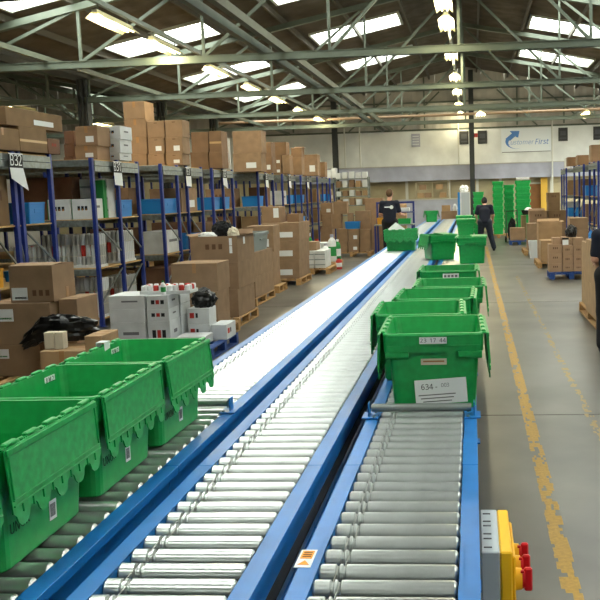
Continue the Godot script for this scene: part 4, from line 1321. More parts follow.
	crt(1.705, 0.145, -25.5, 0.284, 0.772, 0.6, "b", "", "tall narrow carton beside the white bin on the right", "cartons on the right side pallets")
	crt(1.935, 0.145, -26.4, 0.514, 0.776, 0.6, "b", "", "base carton below the printed one with raised flap", "cartons on the right side pallets")
	crt(1.938, 0.922, -26.4, 0.513, 0.323, 0.6, "b", "PO", "printed carton with a raised flap beside the tote stacks", "cartons on the right side pallets")
	crt(2.507, 0.145, -26.6, 0.522, 0.724, 0.6, "b", "", "base carton beneath the three brown ones near right racks", "cartons on the right side pallets")
	crt(2.51, 0.87, -26.6, 0.521, 0.37, 0.6, "k", "P", "broad dark carton under the two square ones near right racks", "cartons on the right side pallets")
	crt(2.424, 1.241, -26.6, 0.344, 0.253, 0.6, "k", "", "lower square dark carton near the right racks", "cartons on the right side pallets")
	crt(2.419, 1.494, -26.6, 0.358, 0.28, 0.6, "k", "P", "upper square dark carton near the right racks", "cartons on the right side pallets")
	crt(1.541, 0.145, -30.6, 0.496, 0.43, 0.6, "b", "", "carton on the small blue pallet next to the trolley", "cartons on the right side pallets")
	crt(1.844, 0.145, -31.6, 0.229, 0.822, 0.5, "b", "", "tall slim carton behind the small blue pallet's carton", "cartons on the right side pallets")

	# cartons on the tops of the right racks
	crt(3.372, 2.575, -27.3, 0.34, 0.295, 0.5, "b", "", "left brown carton of two on the right rack tops", "cartons on top of the right racks")
	crt(3.15, 2.575, -28.2, 0.278, 0.275, 0.5, "c", "", "darker brown carton at the inner end of right rack tops", "cartons on top of the right racks")
	crt(3.477, 2.575, -24.2, 0.54, 0.448, 0.5, "b", "", "large brown carton at the right edge on the rack tops", "cartons on top of the right racks")
	crt(3.354, 2.575, -31.5, 0.155, 0.355, 0.4, "w", "", "narrow white carton at the end of the right rack tops", "cartons on top of the right racks")

func grey_crate(at: Vector3) -> void:
	var t := thing("grey_crate", "grey plastic crate standing on two cartons", "crate", at)
	var st := new_st()
	loft(st, [ring(0.26, 0.50, 0.03, 0.0), ring(0.28, 0.54, 0.03, 0.27), ring(0.30, 0.56, 0.03, 0.275), ring(0.30, 0.56, 0.03, 0.33), ring(0.275, 0.535, 0.03, 0.33), ring(0.25, 0.49, 0.03, 0.01)], true, true)
	part(t, "body", st, M.grey_plastic)
	for s: float in [-1.0, 1.0]:
		boxpart(t, "handle", Vector3(s * 0.285, 0.2, 0), Vector3(0.03, 0.03, 0.22), M.grey_plastic, 0.004)
		boxpart(t, "rim_rib", Vector3(s * 0.302, 0.3, 0), Vector3(0.006, 0.012, 1.05), M.grey_plastic)

# ---------------------------------------------------------------- small goods
func crumple(label: String, called: String, at: Vector3, s: Vector3, m: Material, seed_: int, category := "bag", drape := 0.0) -> void:
	# a crumpled sack: a squashed ball with folded noise
	var n := FastNoiseLite.new()
	n.seed = seed_
	n.frequency = 1.0
	n.noise_type = FastNoiseLite.TYPE_CELLULAR
	n.cellular_return_type = FastNoiseLite.RETURN_DISTANCE
	var n2 := FastNoiseLite.new()
	n2.seed = seed_ + 5
	n2.frequency = 0.9
	var st := new_st()
	var U := 34
	var V := 18
	var pts := []
	for v in V + 1:
		var row := []
		for u in U:
			var th := TAU * u / U
			var ph := PI * v / V
			var d := Vector3(sin(ph) * cos(th), cos(ph), sin(ph) * sin(th))
			var r := 0.78 + 0.26 * n.get_noise_3dv(d * 2.6) + 0.22 * n2.get_noise_3dv(d * 2.0)
			var p := d * r
			p.y = maxf(p.y, -0.45)
			var q := Vector3(p.x * s.x / 2, (p.y + 0.45) * s.y / 1.3, p.z * s.z / 2)
			if drape > 0.0:
				q.y -= drape * pow(maxf(0.0, -p.x - 0.3), 1.2)
			row.append(q)
		pts.append(row)
	for v in V:
		for u in U:
			var w := (u + 1) % U
			quad(st, pts[v + 1][w], pts[v + 1][u], pts[v][u], pts[v][w])
	var o := solo(called, st, m, label, category)
	o.position = at

func blue_bin(label: String, at: Vector3, w: float, h: float, d: float, m: Material, group := "blue bins on the racks") -> void:
	var t := thing("storage_bin", label, "bin", at, 0.0, group)
	var st := new_st()
	loft(st, [ring(w * 0.46, d * 0.46, 0.015, 0.0), ring(w * 0.49, d * 0.49, 0.015, h * 0.9), ring(w * 0.5, d * 0.5, 0.015, h * 0.92), ring(w * 0.5, d * 0.5, 0.015, h), ring(w * 0.47, d * 0.47, 0.012, h), ring(w * 0.44, d * 0.44, 0.012, 0.01)], true, true)
	part(t, "body", st, m)
	boxpart(t, "label_holder", Vector3(w * 0.49, h * 0.6, 0), Vector3(0.006, h * 0.2, d * 0.4), m, 0.002)

var can_mesh: Mesh
func can_tray(label: String, at: Vector3, nx: int, nz: int, layers: int, tall := 0.11, tray_mat := "w") -> void:
	var t := thing("can_tray", label, "tray", at, 0.0, "trays of cans and bottles on the racks")
	var p := 0.075
	boxpart(t, "tray", Vector3(0, 0.02, 0), Vector3(nx * p + 0.01, 0.04, nz * p + 0.01), M[tray_mat], 0.002)
	if can_mesh == null:
		var st := new_st()
		lathe(st, [Vector2(0.0, 0.0), Vector2(0.032, 0.0), Vector2(0.034, 0.004), Vector2(0.034, 0.092), Vector2(0.028, 0.108), Vector2(0.0, 0.108)], 8)
		can_mesh = st.commit()
	var kinds := [M.can_metal, M.white_film, M.can_metal, M.red_ink, M.white_film]
	for l in layers:
		for i in nx:
			for k in nz:
				if (i == 0 or i == nx - 1 or k == 0 or k == nz - 1):
					var c := inst(t, "can", can_mesh, [M.paper, M.red_ink, M.white_film][(i * 2 + k) % 3] if layers == 1 else kinds[(i * 3 + l * 2) % 5 if l % 2 else (i + l) % 3], Vector3((i - (nx - 1) / 2.0) * p, 0.005 + l * (tall + 0.004), (k - (nz - 1) / 2.0) * p))
					c.scale = Vector3(1, tall / 0.11, 1)
		if l > 0:
			boxpart(t, "card_layer", Vector3(0, 0.003 + l * (tall + 0.004), 0), Vector3(nx * p, 0.004, nz * p), M.m)

func bottle(label: String, at: Vector3, h: float, r: float, m: Material, cap: Material, group := "") -> void:
	var t := thing("plastic_bottle", label, "bottle", at, 0.0, group)
	var st := new_st()
	lathe(st, [Vector2(0, 0), Vector2(r * 0.95, 0), Vector2(r, h * 0.04), Vector2(r, h * 0.68), Vector2(r * 0.85, h * 0.78), Vector2(r * 0.36, h * 0.88), Vector2(r * 0.36, h * 0.94)], 14)
	part(t, "body", st, m)
	st = new_st()
	lathe(st, [Vector2(r * 0.44, h * 0.9), Vector2(r * 0.44, h), Vector2(0, h)], 12)
	part(t, "cap", st, cap)
	st = new_st()
	lathe(st, [Vector2(r * 1.01, h * 0.2), Vector2(r * 1.01, h * 0.55)], 14)
	part(t, "label", st, M.paper if m != M.white_film else M.green_ink)

func build_goods() -> void:
	# nearest rack, seen from the aisle end
	crt(-5.98, 1.652, -10.12, 0.45, 0.62, 0.48, "k", "PX", "large printed carton on the upper shelf at the left edge", "goods on the left rack shelves")
	blue_bin("bright blue bin on the upper shelf of the nearest rack", Vector3(-5.95, 1.652, -11.3), 0.42, 0.28, 0.44, M.bright_blue)
	blue_bin("yellow tub on the lower shelf at the left edge", Vector3(-5.9, 0.902, -10.2), 0.3, 0.24, 0.3, M.tub_yellow, "tubs on the racks")
	blue_bin("low blue bin on the lower shelf of the nearest rack", Vector3(-5.95, 0.902, -11.3), 0.42, 0.14, 0.5, M.bright_blue)
	crt(-6.8, 1.652, -10.25, 0.9, 0.5, 0.5, "r", "P", "dark reddish carton deep on the nearest rack's upper shelf", "goods on the left rack shelves")
	crt(-6.0, 0.122, -10.3, 0.5, 0.5, 0.6, "k", "", "dark carton on the bottom shelf of the nearest rack", "goods on the left rack shelves")
	# second rack: front toward the first aisle
	var g := "goods on the left rack shelves"
	crt(-6.32, 1.652, -13.12, 0.36, 0.31, 0.35, "w", "H", "left white and green box on the second rack's upper shelf", g)
	crt(-5.95, 1.652, -13.12, 0.34, 0.31, 0.35, "w", "H", "right white and green box on the second rack's upper shelf", g)
	for e: Array in [[-6.515, "left green end strip of the white boxes, second rack"], [-6.135, "middle green end strip of the white boxes, second rack"]]:
		var st := new_st()
		box(st, Vector3(e[0], 1.807, -13.25), Vector3(0.024, 0.31, 0.2), 0.002)
		solo("green_carton", st, M.green_ink, e[1], "box", g)
	crt(-6.72, 1.652, -13.5, 0.9, 0.66, 0.3, "r", "", "tall dark red-brown carton behind the white and green boxes", g)
	crt(-5.98, 1.652, -13.62, 0.45, 0.62, 0.3, "w", "h", "stack of grey shrink-wrapped packs on the second rack's upper shelf", g)
	var st := new_st()
	box(st, Vector3(-5.86, 1.95, -13.54), Vector3(0.2, 0.59, 0.12), 0.003)
	solo("green_carton", st, M.green_ink, "upright green carton at the second rack's end frame", "box", g)
	blue_bin("bright blue bin on the second rack's upper shelf by the sign", Vector3(-5.97, 1.652, -14.4), 0.4, 0.28, 0.55, M.bright_blue)
	for k in 3:
		can_tray(["left tray of cans on the second rack's middle shelf", "middle tray of cans on the second rack's middle shelf", "right tray of cans on the second rack's middle shelf"][k], Vector3(-6.92 + 0.47 * k, 0.902, -13.3), 6, 4, 3 if k else 2, 0.17)
	for k in 2:
		can_tray(["left tray of jars on the second rack's bottom shelf", "right tray of jars on the second rack's bottom shelf"][k], Vector3(-6.45 + 0.48 * k, 0.122, -13.3), 6, 4, 3, 0.2)
	can_tray("stacked can trays at the second rack's end, middle shelf", Vector3(-5.95, 0.902, -14.3), 5, 9, 3, 0.17)
	can_tray("stacked jar trays at the second rack's end, bottom shelf", Vector3(-5.95, 0.122, -14.3), 5, 9, 3, 0.18)
	# third to ninth rack: cartons and bins at the aisle end of each shelf
	var ords := ["", "", "third", "fourth", "fifth", "sixth", "seventh", "eighth", "farthest"]
	var sh := ["bottom", "middle", "upper"]
	for r in range(2, 9):
		var zn: float = rows[r][0]
		var zf: float = rows[r][-1]
		var dz := (zn - zf) / 2
		for s in 3:
			for k in 2:
				var z := zn - 0.06 - dz * k
				var dd := dz - 0.12
				var y: float = SHELVES[s] + 0.002
				var pick := (r * 5 + s * 3 + k * 2) % 6
				var lab := "on the %s shelf of the %s left rack, %s half" % [sh[s], ords[r], "near" if k == 0 else "far"]
				if s == 2 and (r + k) % 2 == 0 or pick == 3:
					blue_bin("bright blue bin " + lab, Vector3(-5.97, y, z - dd / 2), 0.45, 0.28 if s == 2 else 0.3, dd * 0.9, M.bright_blue)
				elif pick == 1:
					crt(-5.98, y, z, 0.44, 0.42, dd * 0.9, "w", "BX", "white carton " + lab, g)
				elif pick == 4:
					crt(-5.98, y, z, 0.44, 0.52, dd * 0.9, "r", "X", "reddish carton " + lab, g)
				else:
					crt(-5.98, y, z, 0.44, 0.48, dd * 0.9, ["b", "c", "k"][pick % 3], "LX" if pick == 0 else "X", "brown carton " + lab, g)
		if r == 2 or r == 3 or r == 4:
			for s in 3:
				crt(-6.75, SHELVES[s] + 0.002, zn - 0.05, 0.8, 0.5, 0.5, ["k", "r", "c"][s], "P", "broad carton deeper on the %s shelf of the %s left rack" % [sh[s], ords[r]], g)
	# right racks
	var g2 := "goods on the right rack shelves"
	var rz := [[-23.2, -24.9], [-26.2, -28.6], [-31.0, -32.6]]
	var ro := ["nearest", "middle", "farthest"]
	for r in 3:
		for s in 3:
			for k in 2:
				var dz: float = (rz[r][0] - rz[r][1]) / 2
				var z: float = rz[r][0] - 0.06 - dz * k
				var lab := "on the %s shelf of the %s right rack, %s half" % [sh[s], ro[r], "near" if k == 0 else "far"]
				if (r + s + k) % 3 == 0:
					blue_bin("blue bin " + lab, Vector3(3.55, SHELVES[s] + 0.002, z - dz / 2 + 0.06), 0.45, 0.3, dz * 0.75, M.bright_blue, "blue bins on the right racks")
				else:
					crt(3.55, SHELVES[s] + 0.002, z, 0.46, 0.5, dz - 0.14, ["w", "c", "k"][(r + k) % 3], "", ("white" if (r + k) % 3 == 0 else "brown") + " carton " + lab, g2)
	# loose things
	crumple("black bin liner draped over the pale cartons at left front", "bin_liner", Vector3(-4.12, 0.55, -8.4), Vector3(1.2, 0.3, 0.3), M.bag, 3, "bag", 0.45)
	crumple("black bin liner beside the white cartons on the blue pallet", "bin_liner", Vector3(-3.42, 0.546, -10.86), Vector3(0.46, 0.28, 0.36), M.bag, 8, "bag")
	crumple("dark rubbish sack on the open carton of the tall stack", "rubbish_sack", Vector3(-3.86, 1.3, -13.4), Vector3(0.5, 0.3, 0.4), M.black_cloth, 14, "bag")
	crumple("crumpled white wrapping on the open carton's front edge", "white_wrapping", Vector3(-3.98, 1.3, -12.98), Vector3(0.42, 0.13, 0.3), M.white_film, 17, "wrapping")
	crumple("pale crumpled wrapping at the open carton's right corner", "pale_wrapping", Vector3(-3.6, 1.3, -13.05), Vector3(0.26, 0.2, 0.26), M.m, 19, "wrapping")
	crumple("black bag on the small cartons of the right blue pallet", "bin_liner", Vector3(2.08, 0.865, -18.98), Vector3(0.36, 0.3, 0.34), M.bag, 23, "bag")
	blue_bin("bright blue box on the far left carton block", Vector3(-3.68, 0.846, -26.98), 0.46, 0.22, 0.3, M.bright_blue, "blue boxes by the packing bench")
	# trays of red and white cans on the white cartons
	can_tray("tray of small cans, left one on the white carton stack", Vector3(-3.9, 0.776, -10.5), 4, 4, 1, 0.1)
	can_tray("tray of red and white cans on the white carton stack", Vector3(-3.58, 0.776, -10.5), 4, 4, 1, 0.1)
	bottle("green-capped bottle standing among the cans on white cartons", Vector3(-3.74, 0.776, -10.3), 0.17, 0.03, M.white_film, M.green_ink)
	crt(-3.44, 0.145, -10.3, 0.36, 0.11, 0.34, "w", "h", "low shrink-wrapped white pack at the front of the blue pallet", "white packs on the blue pallet")
	crt(-3.2, 0.145, -10.7, 0.2, 0.19, 0.42, "w", "cX", "white pack with red print at the blue pallet's outer corner", "white packs on the blue pallet")
	# white strip between carton stacks on the fourth and fifth racks
	st = new_st()
	box(st, Vector3(-5.72, 2.93, -20.7), Vector3(0.06, 0.71, 0.06), 0.006)
	solo("white_post", st, M.paper, "thin white upright strip between the rack-top carton stacks", "post")
	# tubs and jerrycans on the far left pallet
	var gb := "white tubs on the far left pallet"
	for e: Array in [[-4.1, -22.95, 0.62, 0.10, "white tall bottle with red cap on the tub pallet"], [-3.85, -22.8, 0.5, 0.09, "white bottle at the middle of the tub pallet"], [-3.74, -23.2, 0.72, 0.11, "white tall bottle at the right of the tub pallet"]]:
		bottle(e[4], Vector3(e[0], 0.143, e[1]), e[2], e[3], M.white_film, M.red_ink if e[0] < -4.0 else M.lavender, gb)
	bottle("green bottle at the left of the tub pallet", Vector3(-4.28, 0.143, -22.85), 0.78, 0.09, M.green_ink, M.paper, "green bottles on the tub pallet")
	bottle("green bottle at the right end of the tub pallet", Vector3(-3.66, 0.143, -23.6), 0.56, 0.09, M.green_ink, M.paper, "green bottles on the tub pallet")
	crt(-4.1, 0.143, -23.15, 0.5, 0.5, 0.5, "w", "B", "white carton behind the bottles on the tub pallet", gb)
	bottle("small red container on the floor beside the tub pallet", Vector3(-3.45, 0.0, -22.4), 0.3, 0.08, M.red_ink, M.ink)

# ---------------------------------------------------------------- far end
func tote_stack(where: String, at: Vector3, n: int, turn: float) -> void:
	var words := ["bottom", "second", "third", "fourth", "fifth", "sixth", "seventh", "eighth"]
	for k in n:
		var t := tote("%s green tote in the %s" % ["top" if k == n - 1 else words[k], where], at + Vector3(0, 0.2435 * k, 0), turn, "xx")
		t.set_meta("group", "stacked green totes at the wall")

func build_far_end() -> void:
	# nested stacks of empty totes against the back wall
	tote_stack("tall stack right of the man's head", Vector3(1.02, 0.143, -35.4), 8, 0.0)
	tote_stack("stack second from the left behind the trolley", Vector3(1.5, 0.0, -36.6), 8, 0.0)
	tote_stack("wide stack at the right of the tote stacks", Vector3(2.0, 0.143, -35.4), 8, PI / 2)
	tote_stack("lower stack left of the man", Vector3(0.25, 0.0, -35.4), 7, 0.0)
	crt(2.0, 2.26, -35.25, 0.5, 0.1, 0.35, "w", "", "flat pale carton lying on the widest tote stack", "")
	# black trolley with bags
	var t := thing("sack_trolley", "black trolley with dark bags in front of the tote stacks", "trolley", Vector3(1.42, 0, -32.2))
	for s: float in [-1.0, 1.0]:
		var st := new_st()
		tube(st, Vector3(s * 0.2, 0.12, 0), Vector3(s * 0.2, 1.15, -0.15), 0.016, 0.016, 8)
		part(t, "upright", st, M.dark_steel)
		st = new_st()
		tube(st, Vector3(s * 0.26, 0.11, -0.03), Vector3(s * 0.2, 0.11, -0.03), 0.11, 0.11, 16)
		part(t, "wheel", st, M.rubber)
	boxpart(t, "toe_plate", Vector3(0, 0.02, 0.14), Vector3(0.42, 0.02, 0.3), M.dark_steel)
	boxpart(t, "crossbar", Vector3(0, 1.12, -0.14), Vector3(0.42, 0.03, 0.03), M.dark_steel)
	crumple("dark bag loaded on the black trolley", "bag_load", Vector3(1.42, 0.035, -32.02), Vector3(0.5, 0.95, 0.3), M.black_cloth, 41, "bag")
	# black tub with paper
	var ox := 1.98
	var b := thing("black_tub", "black tub heaped with white paper on a slim carton", "tub", Vector3(ox, 1.0, -31.5))
	var st := new_st()
	loft(st, [ring(0.2, 0.16, 0.03, 0.0), ring(0.27, 0.21, 0.04, 0.16), ring(0.25, 0.19, 0.04, 0.16), ring(0.18, 0.14, 0.03, 0.01)], true, true)
	part(b, "body", st, M.rubber)
	crumple("white crumpled paper heaped in the black tub", "waste_paper", Vector3(ox, 1.06, -31.5), Vector3(0.44, 0.22, 0.3), M.paper, 44, "paper")
	st = new_st()
	box(st, Vector3(ox, 0.5, -31.38), Vector3(0.2, 0.99, 0.2), 0.004)
	solo("green_stand", st, M.green, "narrow green stand beneath the black paper tub", "stand")
	# white bin, right
	st = new_st()
	loft(st, [ring(0.15, 0.15, 0.05, 0.0), ring(0.19, 0.19, 0.06, 0.48), ring(0.17, 0.17, 0.05, 0.48), ring(0.14, 0.14, 0.04, 0.02)], true, true)
	var wb := thing("white_bin", "white plastic bin in front of the narrow carton, right side", "bin", Vector3(1.72, 0, -24.6))
	part(wb, "body", st, M.white_film)
	boxpart(wb, "liner", Vector3(0, 0.46, 0), Vector3(0.3, 0.03, 0.3), M.grey_plastic, 0.01)
	# tall white cabinet with a paper heap at the conveyor end
	var c := thing("white_cabinet", "tall white cabinet with blue side at the conveyor's far end", "cabinet", Vector3(-0.3, 0, -33.6))
	boxpart(c, "body", Vector3(0.03, 0.93, 0), Vector3(0.38, 1.86, 0.4), M.w, 0.006)
	boxpart(c, "side_panel", Vector3(-0.2, 0.93, 0), Vector3(0.08, 1.84, 0.42), M.bright_blue, 0.004)
	boxpart(c, "door", Vector3(0.05, 1.4, 0.203), Vector3(0.30, 0.84, 0.012), M.ctrl_grey, 0.003)
	crumple("crumpled white sheet heaped on top of the white cabinet", "white_sheet", Vector3(-0.3, 1.861, -33.6), Vector3(0.5, 0.3, 0.42), M.paper, 47, "sheet")
	# cardboard at the end of the conveyors
	crt(-0.88, 0.0, -33.6, 0.6, 1.15, 0.5, "b", "", "broad carton standing at the far conveyor end", "cartons at the far conveyor end")
	crt(-1.0, 1.152, -33.65, 0.32, 0.22, 0.35, "p", "", "flat carton on the broad carton at the conveyor end", "cartons at the far conveyor end")
	crumple("crumpled white bag on cartons at the conveyor end", "white_bag", Vector3(-0.66, 1.152, -33.85), Vector3(0.26, 0.3, 0.26), M.white_film, 52, "bag")
	# low grey worktop wall under the fascia and boxes on a shelf behind
	var k := thing("long_counter", "long grey counter below the lavender fascia", "counter", Vector3(-1.7, 0, -38.4))
	boxpart(k, "front_panel", Vector3(0, 0.78, 0.3), Vector3(2.9, 1.55, 0.04), M.lavender)
	boxpart(k, "top", Vector3(0, 1.57, 0), Vector3(3.0, 0.05, 0.7), M.cladding, 0.004)
	var sf := thing("wall_shelf", "pale shelf unit with cartons beyond the long counter", "shelf", Vector3(-1.78, 0, -39.9))
	for y: float in [1.62, 1.98, 2.32]:
		boxpart(sf, "shelf_board", Vector3(0, y, 0), Vector3(1.5, 0.03, 0.4), M.beige)
	for x: float in [-0.74, 0.0, 0.74]:
		boxpart(sf, "upright", Vector3(x, 1.17, 0), Vector3(0.04, 2.34, 0.4), M.beige)
	for e: Array in [[-2.3, 1.636, "p", "left lower box on the pale wall shelf"], [-1.97, 1.636, "b", "second lower box on the pale wall shelf"], [-1.3, 1.636, "p", "right lower box on the pale wall shelf"], [-2.2, 1.996, "b", "left upper box on the pale wall shelf"], [-1.45, 1.996, "p", "right upper box on the pale wall shelf"]]:
		crt(e[0], e[1], -39.75, 0.3, 0.22, 0.28, e[2], "", e[3], "boxes on the wall shelf")
	# packing bench of the left man
	var pb := thing("packing_bench", "blue-framed packing bench in front of the left man", "bench", Vector3(-2.4, 0, -27.2))
	boxpart(pb, "worktop", Vector3(0, 0.93, 0), Vector3(1.2, 0.04, 0.8), M.galv, 0.004)
	for x: float in [-0.57, 0.57]:
		for z: float in [-0.37, 0.37]:
			boxpart(pb, "leg", Vector3(x, 0.455, z), Vector3(0.06, 0.91, 0.06), M.rack_blue, 0.003)
		boxpart(pb, "upright", Vector3(x, 1.28, -0.37), Vector3(0.06, 0.7, 0.06), M.rack_blue, 0.003)
	boxpart(pb, "crossbar", Vector3(0, 1.6, -0.37), Vector3(1.2, 0.06, 0.05), M.rack_blue, 0.003)
	boxpart(pb, "shelf", Vector3(0, 1.3, -0.3), Vector3(1.14, 0.03, 0.3), M.rack_blue, 0.003)
	crt(-2.7, 1.317, -27.4, 0.35, 0.2, 0.25, "p", "", "pale carton on the packing bench shelf, left", "things on the packing bench")
	crt(-2.1, 1.317, -27.4, 0.3, 0.12, 0.25, "w", "", "flat white carton on the packing bench shelf, right", "things on the packing bench")
	blue_bin("yellow tray under the packing bench shelf", Vector3(-2.75, 0.952, -27.1), 0.36, 0.2, 0.3, M.tub_yellow, "things on the packing bench")
	blue_bin("green tray at the packing bench's right", Vector3(-2.08, 0.952, -27.1), 0.4, 0.16, 0.36, M.green, "things on the packing bench")
	crt(-2.5, 0.0, -28.6, 0.7, 1.5, 0.5, "p", "O", "tall open carton behind the packing bench", "cartons behind the packing bench")
	crt(-3.25, 0.0, -29.2, 0.6, 1.75, 0.5, "b", "", "tall brown carton behind the packing bench, left", "cartons behind the packing bench")
	# grey shelf unit beside the far racks
	var gs := thing("grey_shelf_unit", "grey steel shelf unit full of small goods", "shelf", Vector3(-4.25, 0, -31.4))
	for y: float in [0.1, 0.65, 1.15, 1.5, 1.82, 2.13, 2.44]:
		boxpart(gs, "shelf_board", Vector3(0, y, 0), Vector3(1.16, 0.03, 0.45), M.galv)
	for x: float in [-0.59, 0.59]:
		for z: float in [-0.22, 0.22]:
			boxpart(gs, "upright", Vector3(x, 1.25, z), Vector3(0.04, 2.5, 0.04), M.galv)
	var cols := ["p", "w", "b", "w", "c"]
	var sn := ["first", "second", "third", "fourth", "fifth"]
	var ln := ["fourth", "third", "second", "top"]
	for s in 4:
		for k2 in 5:
			crt(-4.72 + 0.235 * k2, [1.5165, 1.8365, 2.1465, 2.4565][s], -31.22, 0.17, [0.2, 0.17, 0.22, 0.2][s] + 0.02 * (k2 % 3), 0.3, cols[(k2 + s) % 5] if s < 3 else "w", "", "%s small box from left on the %s shelf of grey unit" % [sn[k2], ln[s] if s < 3 else "uppermost"], "small goods on the grey shelf unit")
	# blue sack hanger on near right stack
	crumple("small blue bag on the tall pale carton, right edge", "blue_bag", Vector3(1.74, 1.1, -13.2), Vector3(0.12, 0.2, 0.2), M.bright_blue, 61, "bag")

# ---------------------------------------------------------------- lamps
func lamp(label: String, at: Vector3, lit := true) -> void:
	var t := thing("ceiling_lamp", label, "lamp", at, 0.0, "fluorescent ceiling lamps")
	var st := new_st()
	box(st, Vector3(0, 0.03, 0), Vector3(0.09, 0.06, 1.5), 0.006)
	part(t, "housing", st, M.lamp_body)
	for s: float in [-1.0, 1.0]:
		st = new_st()
		box(st, Vector3(s * 0.105, -0.03, 0), Vector3(0.14, 0.006, 1.5), 0.001, Basis(Vector3(0, 0, 1), -s * 0.7))
		part(t, "reflector", st, M.lamp_body)
		st = new_st()
		tube(st, Vector3(s * 0.05, -0.03, -0.73), Vector3(s * 0.05, -0.03, 0.73), 0.018, 0.018, 10)
		part(t, "tube", st, M.tube_glow)
	st = new_st()
	tube(st, Vector3(0, 0.06, 0.6), Vector3(0, 0.16, 0.6), 0.008, 0.008, 6)
	tube(st, Vector3(0, 0.06, -0.6), Vector3(0, 0.16, -0.6), 0.008, 0.008, 6)
	part(t, "hanger", st, M.steel)
	var a := OmniLight3D.new()
	a.name = "lamp_light"
	a.light_color = Color(1.0, 0.95, 0.78)
	a.light_energy = 2.2
	a.light_size = 0.12
	a.omni_range = 60.0
	a.omni_attenuation = 2.0
	a.shadow_enabled = true
	t.add_child(a)
	a.position = Vector3(0, -0.2, 0)

func build_lamps() -> void:
	var set_ := [
		[-5.86, 4.86, [-14.6, -17.05, -20.6, -24.0, -27.2, -30.8, -34.6], "left trunking above the rack ends"],
		[-0.45, 5.36, [-16.6, -18.7, -23.0, -27.4, -31.5, -36.0, -40.2], "central trunking over the conveyors"],
		[4.46, 4.8, [-31.0, -35.6], "right trunking near the right racks"],
		[-12.95, 4.66, [-19.5, -25.0, -30.8, -35.0], "far left trunking behind the racks"]]
	var w := ["first", "second", "third", "fourth", "fifth", "sixth", "seventh"]
	for s: Array in set_:
		var st := new_st()
		box(st, Vector3(s[0], s[1] + 0.20, -16.5), Vector3(0.07, 0.08, 48.0), 0.004)
		solo("lamp_trunking", st, M.trunking, "long grey lamp rail, " + s[3], "rail")
		for k in s[2].size():
			lamp("%s fluorescent lamp from the camera on the %s" % [w[k], s[3]], Vector3(s[0], s[1], s[2][k]))
	lamp("single fluorescent lamp right of the central row, by the post", Vector3(0.36, 4.66, -32.6))

